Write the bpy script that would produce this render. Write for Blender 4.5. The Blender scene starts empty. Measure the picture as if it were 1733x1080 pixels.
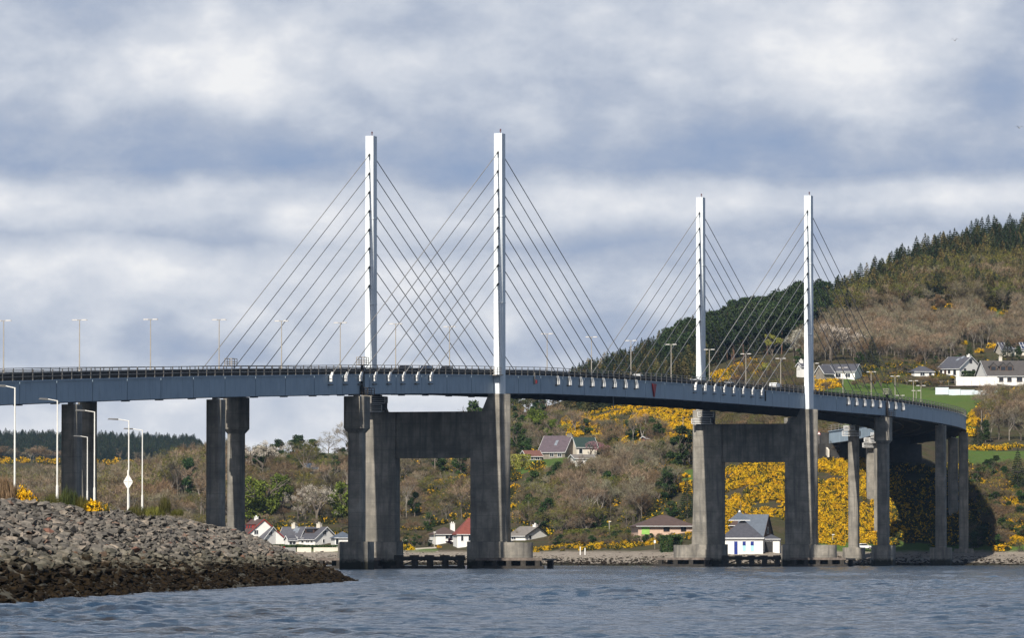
import bpy, math, random
import numpy as np
from math import sin, cos, tan, atan, atan2, radians, degrees, pi, sqrt
from mathutils import Matrix, Vector, Euler

random.seed(7)
rng = np.random.default_rng(11)
SC = bpy.context.scene
COL = SC.collection

# ---------------------------------------------------------------- camera
F, CX, CY, HY, H = 10200.0, 866.5, 540.0, 943.0, 2.15      # focal length in photo pixels, centre, horizon row, eye height
PITCH = atan((HY - CY) / F)
cam = bpy.data.cameras.new("camera")
cam.sensor_width = 36.0
cam.lens = F / 1733.0 * 36.0
cam.clip_start = 1.0
cam.clip_end = 30000.0
camo = bpy.data.objects.new("camera", cam)
COL.objects.link(camo)
camo.location = (0, 0, H)
camo.rotation_euler = (pi / 2 + PITCH, 0, 0)
SC.camera = camo

# ---------------------------------------------------------------- colour management, sampling
SC.view_settings.view_transform = 'Standard'
SC.view_settings.look = 'None'
SC.view_settings.gamma = 1.0
SC.view_settings.use_curve_mapping = False
SC.view_settings.exposure = 0.42
SC.render.engine = 'CYCLES'
SC.cycles.use_denoising = True
SC.cycles.max_bounces = 6
SC.cycles.diffuse_bounces = 2
SC.cycles.glossy_bounces = 2
SC.cycles.volume_bounces = 0
SC.cycles.caustics_reflective = False
SC.cycles.caustics_refractive = False

# ---------------------------------------------------------------- sun and sky
SUN_AZ, SUN_EL = radians(18.5), radians(42.0)               # light travels towards +X,+Y: the sun is behind the camera, left
d = Vector((sin(SUN_AZ) * cos(SUN_EL), cos(SUN_AZ) * cos(SUN_EL), -sin(SUN_EL)))
sl = bpy.data.lights.new("sun", 'SUN')
sl.energy = 4.9
sl.angle = radians(0.53)
sl.color = (1.0, 0.94, 0.85)
so = bpy.data.objects.new("sun", sl)
COL.objects.link(so)
so.rotation_euler = d.to_track_quat('-Z', 'Y').to_euler()
so.location = (-200, -200, 300)


class NT:
    """small helper for node trees"""
    def __init__(s, tree):
        s.t = tree
        s.n = tree.nodes
        s.l = tree.links
    def add(s, typ, **kw):
        n = s.n.new(typ)
        for k, v in kw.items():
            setattr(n, k, v)
        return n
    def put(s, sock, v):
        if isinstance(v, bpy.types.NodeSocket):
            s.l.new(v, sock)
        else:
            sock.default_value = v
    def math(s, op, a, b=None, c=None, clamp=False):
        n = s.add('ShaderNodeMath', operation=op)
        n.use_clamp = clamp
        s.put(n.inputs[0], a)
        if b is not None: s.put(n.inputs[1], b)
        if c is not None: s.put(n.inputs[2], c)
        return n.outputs[0]
    def mix(s, f, a, b, blend='MIX'):
        n = s.add('ShaderNodeMix', data_type='RGBA', blend_type=blend)
        s.put(n.inputs[0], f); s.put(n.inputs[6], a); s.put(n.inputs[7], b)
        return n.outputs[2]
    def comb(s, x, y, z=0.0):
        n = s.add('ShaderNodeCombineXYZ')
        s.put(n.inputs[0], x); s.put(n.inputs[1], y); s.put(n.inputs[2], z)
        return n.outputs[0]
    def noise(s, vec, scale, detail=4.0, rough=0.55, dist=0.0):
        n = s.add('ShaderNodeTexNoise')
        if vec is not None: s.put(n.inputs['Vector'], vec)
        n.inputs['Scale'].default_value = scale
        n.inputs['Detail'].default_value = detail
        n.inputs['Roughness'].default_value = rough
        n.inputs['Distortion'].default_value = dist
        return n.outputs['Fac']
    def ramp(s, f, stops, interp='LINEAR'):
        n = s.add('ShaderNodeValToRGB')
        n.color_ramp.interpolation = interp
        el = n.color_ramp.elements
        while len(el) > 1: el.remove(el[-1])
        for i, (p, c) in enumerate(stops):
            e = el[0] if i == 0 else el.new(p)
            e.position = p
            if not isinstance(c, (tuple, list)): c = (c, c, c)
            e.color = (*c[:3], 1.0)
        s.put(n.inputs[0], f)
        return n.outputs[0]
    def mr(s, v, a, b, c=0.0, d_=1.0, smooth=False):
        n = s.add('ShaderNodeMapRange')
        n.clamp = True
        if smooth: n.interpolation_type = 'SMOOTHSTEP'
        s.put(n.inputs[0], v)
        n.inputs[1].default_value = a; n.inputs[2].default_value = b
        n.inputs[3].default_value = c; n.inputs[4].default_value = d_
        return n.outputs[0]


world = bpy.data.worlds.new("World")
SC.world = world
world.use_nodes = True
w = NT(world.node_tree)
w.n.clear()
tc = w.add('ShaderNodeTexCoord')
sep = w.add('ShaderNodeSeparateXYZ')
w.l.new(tc.outputs['Generated'], sep.inputs[0])
X, Y, Z = sep.outputs
U = w.math('MULTIPLY', w.math('ARCTAN2', X, Y), 57.2958)        # azimuth, degrees
V = w.math('MULTIPLY', w.math('ARCSINE', Z), 57.2958)           # elevation, degrees
wob = w.noise(w.comb(w.math('MULTIPLY', U, 0.22), w.math('MULTIPLY', V, 0.55), 3.3), 1.0, 3.0, 0.55)
Vw = w.math('ADD', V, w.math('MULTIPLY', w.math('SUBTRACT', wob, 0.5), 1.15))
# horizontal cloud decks, receding to the horizon: light tops, blue-grey bases
deck = w.ramp(w.math('DIVIDE', Vw, 16.0), [
    (0.0, 0.76), (0.07, 0.86), (0.108, 0.82), (0.130, 0.52), (0.150, 0.76), (0.172, 0.72), (0.188, 0.42),
    (0.203, 0.80), (0.214, 0.74), (0.226, 0.26), (0.245, 0.36), (0.270, 0.56), (0.30, 0.66), (0.33, 0.56),
    (0.42, 0.36), (0.52, 0.60), (0.66, 0.32), (0.80, 0.55), (1.0, 0.42)])
def wv(fu, fv, z0): return w.comb(w.math('MULTIPLY', U, fu), w.math('MULTIPLY', V, fv), z0)
n1 = w.noise(wv(0.50, 0.85, 7.1), 1.0, 5.0, 0.52, 0.0)
n2 = w.noise(wv(0.16, 0.30, 1.7), 1.0, 3.0, 0.5)
n3 = w.noise(wv(1.5, 2.3, 0.4), 1.0, 7.0, 0.62, 0.15)
vo = w.add('ShaderNodeTexVoronoi', feature='SMOOTH_F1'); vo.inputs['Scale'].default_value = 1.0; vo.inputs['Smoothness'].default_value = 0.6
nd_ = w.add('ShaderNodeVectorMath', operation='ADD'); w.l.new(wv(1.15, 1.9, 2.0), nd_.inputs[0])
nq_ = w.add('ShaderNodeTexNoise'); nq_.inputs['Scale'].default_value = 2.2; nq_.inputs['Detail'].default_value = 5.0; w.l.new(wv(1.15, 1.9, 2.0), nq_.inputs['Vector'])
w.l.new(nq_.outputs['Color'], nd_.inputs[1]); w.l.new(nd_.outputs[0], vo.inputs['Vector'])
puff = w.math('SUBTRACT', 0.45, vo.outputs['Distance'])          # billows: rounded lumps with darker seams
b = w.math('ADD', deck, w.math('MULTIPLY', w.math('SUBTRACT', n1, 0.5), 1.15))
b = w.math('ADD', b, w.math('MULTIPLY', w.math('SUBTRACT', n2, 0.5), 0.8))
b = w.math('ADD', b, w.math('MULTIPLY', w.math('SUBTRACT', n3, 0.5), 0.55))
b = w.math('ADD', b, w.math('MULTIPLY', puff, 0.42))
# the thick sunlit cloud, upper right of the bridge
def spot(u0, v0, su, sv, amp):
    du = w.math('DIVIDE', w.math('SUBTRACT', U, u0), su)
    dv = w.math('DIVIDE', w.math('SUBTRACT', V, v0), sv)
    r2 = w.math('ADD', w.math('MULTIPLY', du, du), w.math('MULTIPLY', dv, dv))
    return w.math('MULTIPLY', w.math('EXPONENT', w.math('MULTIPLY', r2, -1.0)), amp)
b = w.math('ADD', b, spot(3.0, 5.0, 1.3, 0.8, 0.24))
b = w.math('ADD', b, spot(-2.4, 4.55, 2.2, 0.5, 0.16))
b = w.math('ADD', b, spot(-3.6, 2.7, 2.0, 0.6, 0.12))
b = w.math('ADD', b, spot(-1.2, 1.55, 3.2, 0.55, 0.16))
b = w.math('ADD', b, spot(4.7, 4.4, 0.5, 0.9, -0.35))
b = w.math('ADD', w.math('MULTIPLY', w.math('SUBTRACT', b, 0.55), 0.98), 0.50)
cloud = w.ramp(b, [(0.0, (0.27, 0.355, 0.52)), (0.20, (0.33, 0.40, 0.54)), (0.40, (0.42, 0.475, 0.585)), (0.58, (0.54, 0.585, 0.67)),
                   (0.76, (0.66, 0.69, 0.75)), (0.90, (0.77, 0.785, 0.82)), (1.0, (0.85, 0.855, 0.865))])
sky = w.add('ShaderNodeTexSky', sky_type='NISHITA')
sky.sun_disc = False
sky.sun_elevation = SUN_EL
sky.sun_rotation = pi + SUN_AZ
bg1 = w.add('ShaderNodeBackground'); bg1.inputs[1].default_value = 0.065
w.l.new(sky.outputs[0], bg1.inputs[0])
bg2 = w.add('ShaderNodeBackground'); bg2.inputs[1].default_value = 0.80
w.l.new(cloud, bg2.inputs[0])
# clouds stack up solid near the horizon and open into broken cover overhead
cov_n = w.noise(tc.outputs['Generated'], 3.2, 5.0, 0.55)
cov_hi = w.mr(cov_n, 0.56, 0.68, 0.0, 0.7, True)
cover = w.mix(w.mr(V, 6.5, 12.0, 0.0, 1.0, True), (1, 1, 1, 1), cov_hi)
mixs = w.add('ShaderNodeMixShader')
w.l.new(cover, mixs.inputs[0])
w.l.new(bg1.outputs[0], mixs.inputs[1]); w.l.new(bg2.outputs[0], mixs.inputs[2])
wo = w.add('ShaderNodeOutputWorld')
w.l.new(mixs.outputs[0], wo.inputs[0])


# ---------------------------------------------------------------- projection helpers
def at(px, py, D):
    """world point on the view ray of photo pixel (px,py) at forward distance D"""
    u = (px - CX) / F; v = (CY - py) / F
    fy = cos(PITCH) - v * sin(PITCH); fz = sin(PITCH) + v * cos(PITCH)
    t = D / fy
    return (u * t, D, H + fz * t)
def zat(py, D): return at(CX, py, D)[2]
def xat(px, D): return (px - CX) / F * D

# ---------------------------------------------------------------- object helpers
WM = {}
def new_obj(name, data, basis=None, parent=None, local=True):
    o = bpy.data.objects.new(name, data)
    COL.objects.link(o)
    basis = basis or Matrix.Identity(4)
    o.matrix_basis = basis
    if parent is not None:
        o.parent = parent
        if local:
            WM[o.name] = WM[parent.name] @ basis
        else:
            o.matrix_parent_inverse = WM[parent.name].inverted()
            WM[o.name] = basis.copy()
    else:
        WM[o.name] = basis.copy()
    return o
def tag(o, label=None, cat=None, group=None, kind=None):
    if label: o['label'] = label
    if cat: o['category'] = cat
    if group: o['group'] = group
    if kind: o['kind'] = kind
    return o
def empty(name, loc, rz=0.0, scale=(1, 1, 1), label=None, cat=None, group=None):
    m = Matrix.Translation(loc) @ Matrix.Rotation(rz, 4, 'Z') @ Matrix.Diagonal((*scale, 1))
    o = new_obj(name, None, m)
    o.empty_display_size = 0.5
    return tag(o, label, cat, group)
def copy_thing(root, m, label=None, group=None):
    c = root.copy(); COL.objects.link(c); c.matrix_basis = m
    WM[c.name] = m.copy()
    if label: c['label'] = label
    if group: c['group'] = group
    for ch in root.children:
        k = ch.copy(); COL.objects.link(k); k.parent = c
        WM[k.name] = WM[c.name] @ k.matrix_basis
        for g in ch.children:
            q = g.copy(); COL.objects.link(q); q.parent = k
    return c

class MB:
    def __init__(s): s.v = []; s.f = []; s.m = []
    def add(s, vs, fs, mi=0):
        o = len(s.v); s.v += [tuple(p) for p in vs]
        s.f += [tuple(i + o for i in f) for f in fs]; s.m += [mi] * len(fs)
    def hexa(s, p, mi=0):     # 4 bottom, 4 top (counter-clockwise from above)
        s.add(p, [(3, 2, 1, 0), (4, 5, 6, 7), (0, 1, 5, 4), (1, 2, 6, 5), (2, 3, 7, 6), (3, 0, 4, 7)], mi)
    def box(s, x0, x1, y0, y1, z0, z1, mi=0):
        s.hexa([(x0, y0, z0), (x1, y0, z0), (x1, y1, z0), (x0, y1, z0), (x0, y0, z1), (x1, y0, z1), (x1, y1, z1), (x0, y1, z1)], mi)
    def tube(s, p, q, r0, r1=None, n=8, mi=0, caps=True):
        r1 = r0 if r1 is None else r1
        p = Vector(p); q = Vector(q); d_ = (q - p).normalized()
        a = d_.orthogonal().normalized(); b_ = d_.cross(a)
        vs = [p + (a * cos(2 * pi * i / n) + b_ * sin(2 * pi * i / n)) * r0 for i in range(n)]
        vs += [q + (a * cos(2 * pi * i / n) + b_ * sin(2 * pi * i / n)) * r1 for i in range(n)]
        fs = [(i, (i + 1) % n, n + (i + 1) % n, n + i) for i in range(n)]
        if caps: fs += [tuple(range(n))[::-1], tuple(range(n, 2 * n))]
        s.add(vs, fs, mi)
    def prism(s, poly, z0, z1, mi=0, top=None):
        n = len(poly); top = top or poly
        vs = [(x, y, z0) for x, y in poly] + [(x, y, z1) for x, y in top]
        fs = [(i, (i + 1) % n, n + (i + 1) % n, n + i) for i in range(n)] + [tuple(range(n))[::-1], tuple(range(n, 2 * n))]
        s.add(vs, fs, mi)
    def xform(s, fn):
        s.v = [tuple(fn(*p)) for p in s.v]; return s
    def mesh(s, name, mats):
        me = bpy.data.meshes.new(name)
        me.from_pydata(s.v, [], s.f)
        if not isinstance(mats, (list, tuple)): mats = [mats]
        for m in mats: me.materials.append(m)
        if len(mats) > 1: me.polygons.foreach_set('material_index', s.m)
        me.update()
        return me
    def build(s, name, mats, parent=None, basis=None, local=True):
        return new_obj(name, s.mesh(name, mats), basis, parent, local)

# ---------------------------------------------------------------- materials
MATS = {}
def mat(name, col, rough=0.7, var=0.15, scale=1.0, metal=0.0, bump=0.0, col2=None, obj_rand=0.0, coord='Object', spec=0.4, stretch=None, bdist=0.05):
    if name in MATS: return MATS[name]
    m = bpy.data.materials.new(name); m.use_nodes = True
    t = NT(m.node_tree); t.n.clear()
    bs = t.add('ShaderNodeBsdfPrincipled'); out = t.add('ShaderNodeOutputMaterial')
    t.l.new(bs.outputs[0], out.inputs[0])
    bs.inputs['Roughness'].default_value = rough; bs.inputs['Metallic'].default_value = metal
    bs.inputs['Specular IOR Level'].default_value = spec
    if coord == 'World':
        vec = t.add('ShaderNodeNewGeometry').outputs['Position']
    else:
        vec = t.add('ShaderNodeTexCoord').outputs['Object']
    if stretch:
        mp = t.add('ShaderNodeMapping'); mp.inputs['Scale'].default_value = stretch
        t.l.new(vec, mp.inputs[0]); vec = mp.outputs[0]
    c2 = col2 or tuple(max(0, c * (1 - 2.2 * var)) for c in col)
    f = t.mr(t.noise(vec, scale, 5.0, 0.6), 0.32, 0.68)
    c = t.mix(f, (*c2, 1), (*col, 1))
    if obj_rand:
        oi = t.add('ShaderNodeObjectInfo').outputs['Random']
        g = t.math('ADD', t.math('MULTIPLY', oi, 2 * obj_rand), 1 - obj_rand)
        c = t.mix(1.0, c, t.comb(g, g, g), 'MULTIPLY')
    t.l.new(c, bs.inputs['Base Color'])
    if bump:
        bn = t.add('ShaderNodeBump'); bn.inputs['Strength'].default_value = bump; bn.inputs['Distance'].default_value = bdist
        t.l.new(t.noise(vec, scale * 5, 4.0), bn.inputs['Height']); t.l.new(bn.outputs[0], bs.inputs['Normal'])
    MATS[name] = m
    return m

def concrete_mat():
    m = bpy.data.materials.new('weathered_concrete'); m.use_nodes = True
    t = NT(m.node_tree); t.n.clear()
    bs = t.add('ShaderNodeBsdfPrincipled'); out = t.add('ShaderNodeOutputMaterial'); t.l.new(bs.outputs[0], out.inputs[0])
    bs.inputs['Roughness'].default_value = 0.85; bs.inputs['Specular IOR Level'].default_value = 0.2
    pos = t.add('ShaderNodeNewGeometry').outputs['Position']
    sp = t.add('ShaderNodeSeparateXYZ'); t.l.new(pos, sp.inputs[0])
    x, y, z = sp.outputs
    big = t.noise(pos, 0.35, 5, 0.6)
    streak = t.noise(t.comb(t.math('MULTIPLY', x, 1.25), t.math('MULTIPLY', y, 1.25), t.math('MULTIPLY', z, 0.11)), 1.0, 6, 0.6, 0.3)
    blotch = t.noise(pos, 1.6, 5, 0.7)
    c = t.mix(t.mr(big, 0.35, 0.65), (0.155, 0.140, 0.115, 1), (0.36, 0.325, 0.27, 1))
    c = t.mix(t.mr(streak, 0.46, 0.66, 0, 0.82), c, (0.10, 0.095, 0.085, 1))
    c = t.mix(t.mr(blotch, 0.54, 0.70, 0, 0.5), c, (0.15, 0.14, 0.13, 1))
    # lift joints of the pours, every 2.4 m, and board marks
    fz = t.math('FRACT', t.math('DIVIDE', z, 2.4))
    c = t.mix(t.mr(fz, 0.0, 0.05, 0.7, 0.0), c, (0.09, 0.085, 0.08, 1))
    lift = t.add('ShaderNodeTexWhiteNoise'); lift.noise_dimensions = '1D'; t.l.new(t.math('FLOOR', t.math('DIVIDE', z, 2.4)), lift.inputs['W'])
    c = t.mix(t.math('MULTIPLY', lift.outputs['Value'], 0.30), c, (0.12, 0.115, 0.10, 1))
    fb = t.noise(t.comb(0.0, 0.0, z), 4.0, 2, 0.5)
    c = t.mix(t.mr(fb, 0.4, 0.7, 0, 0.4), c, (0.2, 0.19, 0.17, 1))
    # tide line: wet weed below 2 m, blotchy edge
    zz = t.math('ADD', z, t.math('MULTIPLY', t.math('SUBTRACT', blotch, 0.5), 1.6))
    c = t.mix(t.mr(zz, 1.9, 1.2), c, (0.022, 0.021, 0.014, 1))
    t.l.new(c, bs.inputs['Base Color'])
    bn = t.add('ShaderNodeBump'); bn.inputs['Strength'].default_value = 0.4; bn.inputs['Distance'].default_value = 0.05
    t.l.new(t.noise(pos, 3.0, 6, 0.65), bn.inputs['Height']); t.l.new(bn.outputs[0], bs.inputs['Normal'])
    return m
M_CONC = concrete_mat()

def paint_mat(name, c0, c1, rust=0.25, rough=0.45):
    m = bpy.data.materials.new(name); m.use_nodes = True
    t = NT(m.node_tree); t.n.clear()
    bs = t.add('ShaderNodeBsdfPrincipled'); out = t.add('ShaderNodeOutputMaterial'); t.l.new(bs.outputs[0], out.inputs[0])
    bs.inputs['Roughness'].default_value = rough
    pos = t.add('ShaderNodeNewGeometry').outputs['Position']
    sp = t.add('ShaderNodeSeparateXYZ'); t.l.new(pos, sp.inputs[0])
    x, y, z = sp.outputs
    c = t.mix(t.mr(t.noise(pos, 0.25, 4, 0.6), 0.35, 0.65), (*c0, 1), (*c1, 1))
    st = t.noise(t.comb(t.math('MULTIPLY', x, 1.8), t.math('MULTIPLY', y, 1.8), t.math('MULTIPLY', z, 0.16)), 1.0, 5, 0.7)
    c = t.mix(t.mr(st, 0.56, 0.74, 0, rust), c, (0.05, 0.045, 0.04, 1))
    sc_ = t.noise(t.comb(t.math('MULTIPLY', x, 1.0), t.math('MULTIPLY', y, 1.0), t.math('MULTIPLY', z, 7.0)), 0.9, 5, 0.75)
    c = t.mix(t.mr(sc_, 0.64, 0.72, 0, rust * 1.4), c, (0.06, 0.06, 0.06, 1))
    t.l.new(c, bs.inputs['Base Color'])
    return m
M_BLUE = paint_mat('blue_grey_paint', (0.26, 0.335, 0.40), (0.31, 0.39, 0.45), 0.45, 0.6)
M_WHITE = paint_mat('pylon_paint', (0.62, 0.66, 0.68), (0.73, 0.76, 0.77), 0.22, 0.55)
M_DARKST = mat('dark_steel', (0.025, 0.024, 0.024), 0.6, 0.2, 2.0)
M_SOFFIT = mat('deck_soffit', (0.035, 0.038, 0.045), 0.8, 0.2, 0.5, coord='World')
M_GALV = mat('weathered_galvanised', (0.36, 0.32, 0.27), 0.6, 0.25, 2.0, 0.0, coord='World')
M_RUSTY = mat('rusty_barrier', (0.055, 0.045, 0.038), 0.8, 0.3, 1.2, coord='World')
M_CABLE = mat('cable_sheath', (0.26, 0.25, 0.235), 0.5, 0.15, 0.3, coord='World')
M_BRKT = mat('white_bracket_paint', (0.74, 0.73, 0.70), 0.5, 0.1, 2.0)
M_RED = mat('red_paint', (0.42, 0.03, 0.03), 0.6, 0.15, 2.0)
M_ASPH = mat('asphalt', (0.05, 0.05, 0.052), 0.9, 0.15, 0.4, coord='World')
M_LAMPB = mat('bridge_lamp_paint', (0.40, 0.36, 0.30), 0.6, 0.15, 0.8)
M_LANTB = mat('bridge_lantern_paint', (0.45, 0.43, 0.40), 0.6, 0.1)
M_LAMP = mat('lamp_column_paint', (0.62, 0.57, 0.47), 0.55, 0.15, 0.8)
M_LAMPW = mat('white_lamp_column', (0.78, 0.76, 0.70), 0.5, 0.08, 0.8)
M_LANT = mat('dark_lantern', (0.05, 0.05, 0.05), 0.5, 0.1)
M_TIMB = mat('tarred_timber', (0.045, 0.038, 0.03), 0.85, 0.3, 1.0, bump=0.4)
M_TIMBL = mat('pale_timber', (0.20, 0.16, 0.13), 0.85, 0.3, 1.0, bump=0.4)

# ================================================================ THE BRIDGE
TH = atan(0.293)
_path = {}
def _mk():
    s, x, y, h = 330, -14 + sin(TH) * 330, 1097 + cos(TH) * 330, TH
    while s < 640:
        _path[s] = (x, y, h)
        h -= 0.001 if s < 410 else 0.003
        x += sin(h); y += cos(h); s += 1
_mk()
def C(s):
    if s <= 330: return (-14 + sin(TH) * s, 1097 + cos(TH) * s, TH)
    i = int(s); a, b_ = _path[i], _path[i + 1]; f = s - i
    return tuple(a[j] + (b_[j] - a[j]) * f for j in range(3))
def off(s, o):
    x, y, h = C(s); return (x + o * cos(h), y - o * sin(h))
def bp(s, o, z): x, y = off(s, o); return (x, y, z)
_zs = [(-300, 24.6), (-248, 27.05), (-215, 28.33), (-158, 30.41), (-121, 31.6), (-83, 32.85), (-38, 34.15), (3, 35.2), (33, 35.95), (100, 36.95),
       (127, 37.25), (178, 37.6), (209, 37.8), (239, 37.98), (319, 38.3), (344, 38.2), (372, 38.05), (409, 37.8), (440, 37.55), (500, 36.9), (560, 36.0), (600, 35.2)]
def zt(s): return float(np.interp(s, [a for a, _ in _zs], [b_ for _, b_ in _zs]))
GD = 3.35            # girder depth
FO = 11.4            # fascia offset
bridge = empty('road_bridge', (-14, 1097, 0), label='long blue-grey cable-stayed road bridge on concrete piers crossing the water', cat='bridge')
def bpart(mb, name, m, parent=None): return mb.build(name, m, parent or bridge, None, False)

def strip(mb, s0, s1, oa, ob, za, zb, step=5.0, rel=True, mi=0):
    """box that follows the bridge between s0 and s1; za/zb are relative to the girder top"""
    n = max(1, int(round((s1 - s0) / step)))
    ss = [s0 + (s1 - s0) * i / n for i in range(n + 1)]
    vs = []
    for s in ss:
        g = zt(s) if rel else 0
        vs += [bp(s, oa, g + za), bp(s, ob, g + za), bp(s, ob, g + zb), bp(s, oa, g + zb)]
    fs = [(0, 1, 2, 3), tuple(4 * n + i for i in (3, 2, 1, 0))]
    for i in range(n):
        a = 4 * i
        for k in range(4):
            fs.append((a + k, a + 4 + k, a + 4 + (k + 1) % 4, a + (k + 1) % 4))
    mb.add(vs, fs, mi)

S_A, S_B = -285.0, 552.0
# deck plate, webs behind the panels, cross beams
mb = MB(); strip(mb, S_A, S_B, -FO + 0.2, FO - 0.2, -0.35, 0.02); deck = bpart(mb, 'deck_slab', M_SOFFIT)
mb = MB(); strip(mb, S_A, S_B, -10.9, 10.9, 0.024, 0.10); bpart(mb, 'road_surface', M_ASPH)
for sgn, nm in ((1, 'girder_web'), (-1, 'girder_web')):
    mb = MB(); strip(mb, S_A, S_B, sgn * (FO - 0.19), sgn * (FO - 0.10), -GD + 0.05, -0.36)
    strip(mb, S_A, S_B, sgn * (FO - 0.75), sgn * (FO + 0.12), -GD - 0.06, -GD + 0.045)
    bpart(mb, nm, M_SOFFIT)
    mb = MB(); strip(mb, S_A, S_B, sgn * (FO - 0.02), sgn * (FO + 0.24), -0.14, 0.06)
    bpart(mb, 'top_flange', M_BLUE)
mb = MB()
s = S_A + 2
while s < S_B:
    strip(mb, s, s + 0.35, -FO + 0.75, FO - 0.75, -1.75, -0.36, 1.0)
    strip(mb, s - 0.15, s + 0.5, -FO + 0.75, FO - 0.75, -1.83, -1.752, 1.0)
    s += 4.0
for o in (-4.5, 0, 4.5): strip(mb, S_A, S_B, o - 0.12, o + 0.12, -2.1, -1.84)
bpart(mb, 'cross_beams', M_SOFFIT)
# fascia panels, 15 m long with recessed joints, splice plates below
joint = [S_A + 15.0 * i for i in range(int((S_B - S_A) / 15) + 1)] + [S_B]
for sgn in (1, -1):
    for a, b_ in zip(joint[:-1], joint[1:]):
        mb = MB()
        strip(mb, a + 0.14, b_ - 0.14, sgn * (FO - 0.098), sgn * FO, -GD + 0.047, -0.142)
        if sgn > 0:
            k = a + 2.5                      # weld ribs of the stiffeners telegraphing through
            while k < b_ - 1:
                strip(mb, k, k + 0.06, sgn * (FO + 0.002), sgn * (FO + 0.018), -GD + 0.3, -0.3, 5)
                k += 2.5
        bpart(mb, 'fascia_panel', M_BLUE)
mb = MB()
for a in joint[1:-1]:
    strip(mb, a - 0.75, a + 0.75, FO - 0.72, FO + 0.16, -GD - 0.20, -GD - 0.062, 2)
    strip(mb, a - 0.75, a + 0.75, -FO + 0.72, -FO - 0.16, -GD - 0.20, -GD - 0.062, 2)
tag(bpart(mb, 'splice_plates', M_SOFFIT), kind='stuff')

# parapets and vehicle barriers
def rail_run(o, zs, hw, hh, m, name='parapet'):
    mb = MB()
    for z in zs: strip(mb, S_A, S_B, o - hw, o + hw, z - hh, z + hh, 4)
    return bpart(mb, name, m)
par = rail_run(FO + 0.12, (0.62, 1.12, 1.58), 0.05, 0.055, M_GALV)
pm = MB(); pm.box(-0.07, 0.07, -0.05, 0.05, 0.0, 1.6); pm.box(-0.1, 0.1, -0.1, 0.1, -0.03, 0.06)
pm.box(-0.04, 0.04, -0.26, -0.05, 1.05, 1.12)
post_me = pm.mesh('parapet_post', M_GALV)
s = S_A + 2; k = 0
while s < S_B:
    x, y, h = C(s); p = bp(s, FO + 0.12, zt(s) + 0.06)
    new_obj('parapet_post', post_me, Matrix.Translation(p) @ Matrix.Rotation(-h, 4, 'Z'), par, False)
    s += 4.0
far = rail_run(-FO - 0.12, (0.62, 1.12, 1.58), 0.05, 0.055, M_GALV)
mb = MB(); s = S_A + 2
while s < S_B:
    strip(mb, s - 0.05, s + 0.05, -FO - 0.18, -FO - 0.06, 0.06, 1.54, 1); s += 4.0
q = bpart(mb, 'parapet_posts', M_GALV, far); tag(q, kind='stuff')
for o in (10.7, 9.0, 0.7, -0.7, -9.0):
    mb = MB()
    for z in (0.42, 0.86): strip(mb, S_A, S_B, o - 0.04, o + 0.04, z - 0.17, z + 0.17, 5)
    s = S_A + 1
    while s < S_B:
        strip(mb, s - 0.08, s + 0.08, o - 0.12, o - 0.042, 0.1, 1.0, 1); s += 3.2
    bpart(mb, 'vehicle_barrier', M_RUSTY)
mb = MB()
for o in (10.95, -10.95): strip(mb, S_A, S_B, o - 0.14, o + 0.14, 0.02, 0.34, 5)
bpart(mb, 'kerb_upstand', M_RUSTY)

# pylons
PYO = 12.25
def pylon(s0, o0, ztop, zbase, nm='pylon'):
    mb = MB(); sg = 1
    levels = [(zbase, 1.0), (ztop - 3.4, 0.0), (ztop, 0.0)]
    rings = []
    for z, g in levels:
        wv = 0.75 + 0.05 * (ztop - z) / 45
        fr, bk = -1.08, 1.08
        g0 = 0.04 + 0.20 * g
        ring = [(-wv, fr), (g0, fr), (g0 + 0.015, fr + 0.05 + 0.25 * g), (g0 + 0.05 + 0.06 * g, fr + 0.001 + 0.10 * g), (wv, fr + 0.001 + 0.75 * g), (wv, bk), (-wv, bk)]
        rings.append([bp(s0 + t, o0 + o, z) for o, t in ring])
    vs = sum(rings, []); n = 7; fs = []
    for i in range(2):
        for k_ in range(n):
            a = i * n + k_; b2 = i * n + (k_ + 1) % n
            fs.append((a, b2, b2 + n, a + n))
    fs.append(tuple(range(n))[::-1]); fs.append(tuple(range(2 * n, 3 * n)))
    mb.add(vs, fs)
    # plate splices
    for f in (0.35, 0.68):
        z = zbase + (ztop - zbase) * f
        mb.add(*_ring_box(s0, o0, 0.845, 1.10, z - 0.09, z + 0.09))
    o = bpart(mb, nm, M_WHITE)
    mb = MB(); mb.tube(bp(s0 - .3, o0 + 0.25, ztop), bp(s0 - .3, o0 + 0.25, ztop + 0.55), 0.06, n=6)
    mb.tube(bp(s0 - .3, o0 + 0.25, ztop + 0.55), bp(s0 - .3, o0 + 0.25, ztop + 0.8), 0.15, 0.13, n=8)
    mb.tube(bp(s0 - .3, o0 + 0.0, ztop + 0.4), bp(s0 - .3, o0 + 0.45, ztop + 0.4), 0.04, n=5)
    bpart(mb, 'warning_light', mat('dull_red_lens', (0.10, 0.022, 0.02), .5), o)
    return o
def _ring_box(s0, o0, hw, hd, z0, z1):
    P = [bp(s0 - hd, o0 - hw, z0), bp(s0 - hd, o0 + hw, z0), bp(s0 + hd, o0 + hw, z0), bp(s0 + hd, o0 - hw, z0)]
    P += [(x, y, z1) for x, y, _ in P]
    return P, [(3, 2, 1, 0), (4, 5, 6, 7), (0, 1, 5, 4), (1, 2, 6, 5), (2, 3, 7, 6), (3, 0, 4, 7)]
def bbox(mb, s0, s1, o0, o1, z0, z1, mi=0):
    mb.hexa([bp(s0, o0, z0), bp(s0, o1, z0), bp(s1, o1, z0), bp(s1, o0, z0), bp(s0, o0, z1), bp(s0, o1, z1), bp(s1, o1, z1), bp(s1, o0, z1)], mi)

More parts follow.
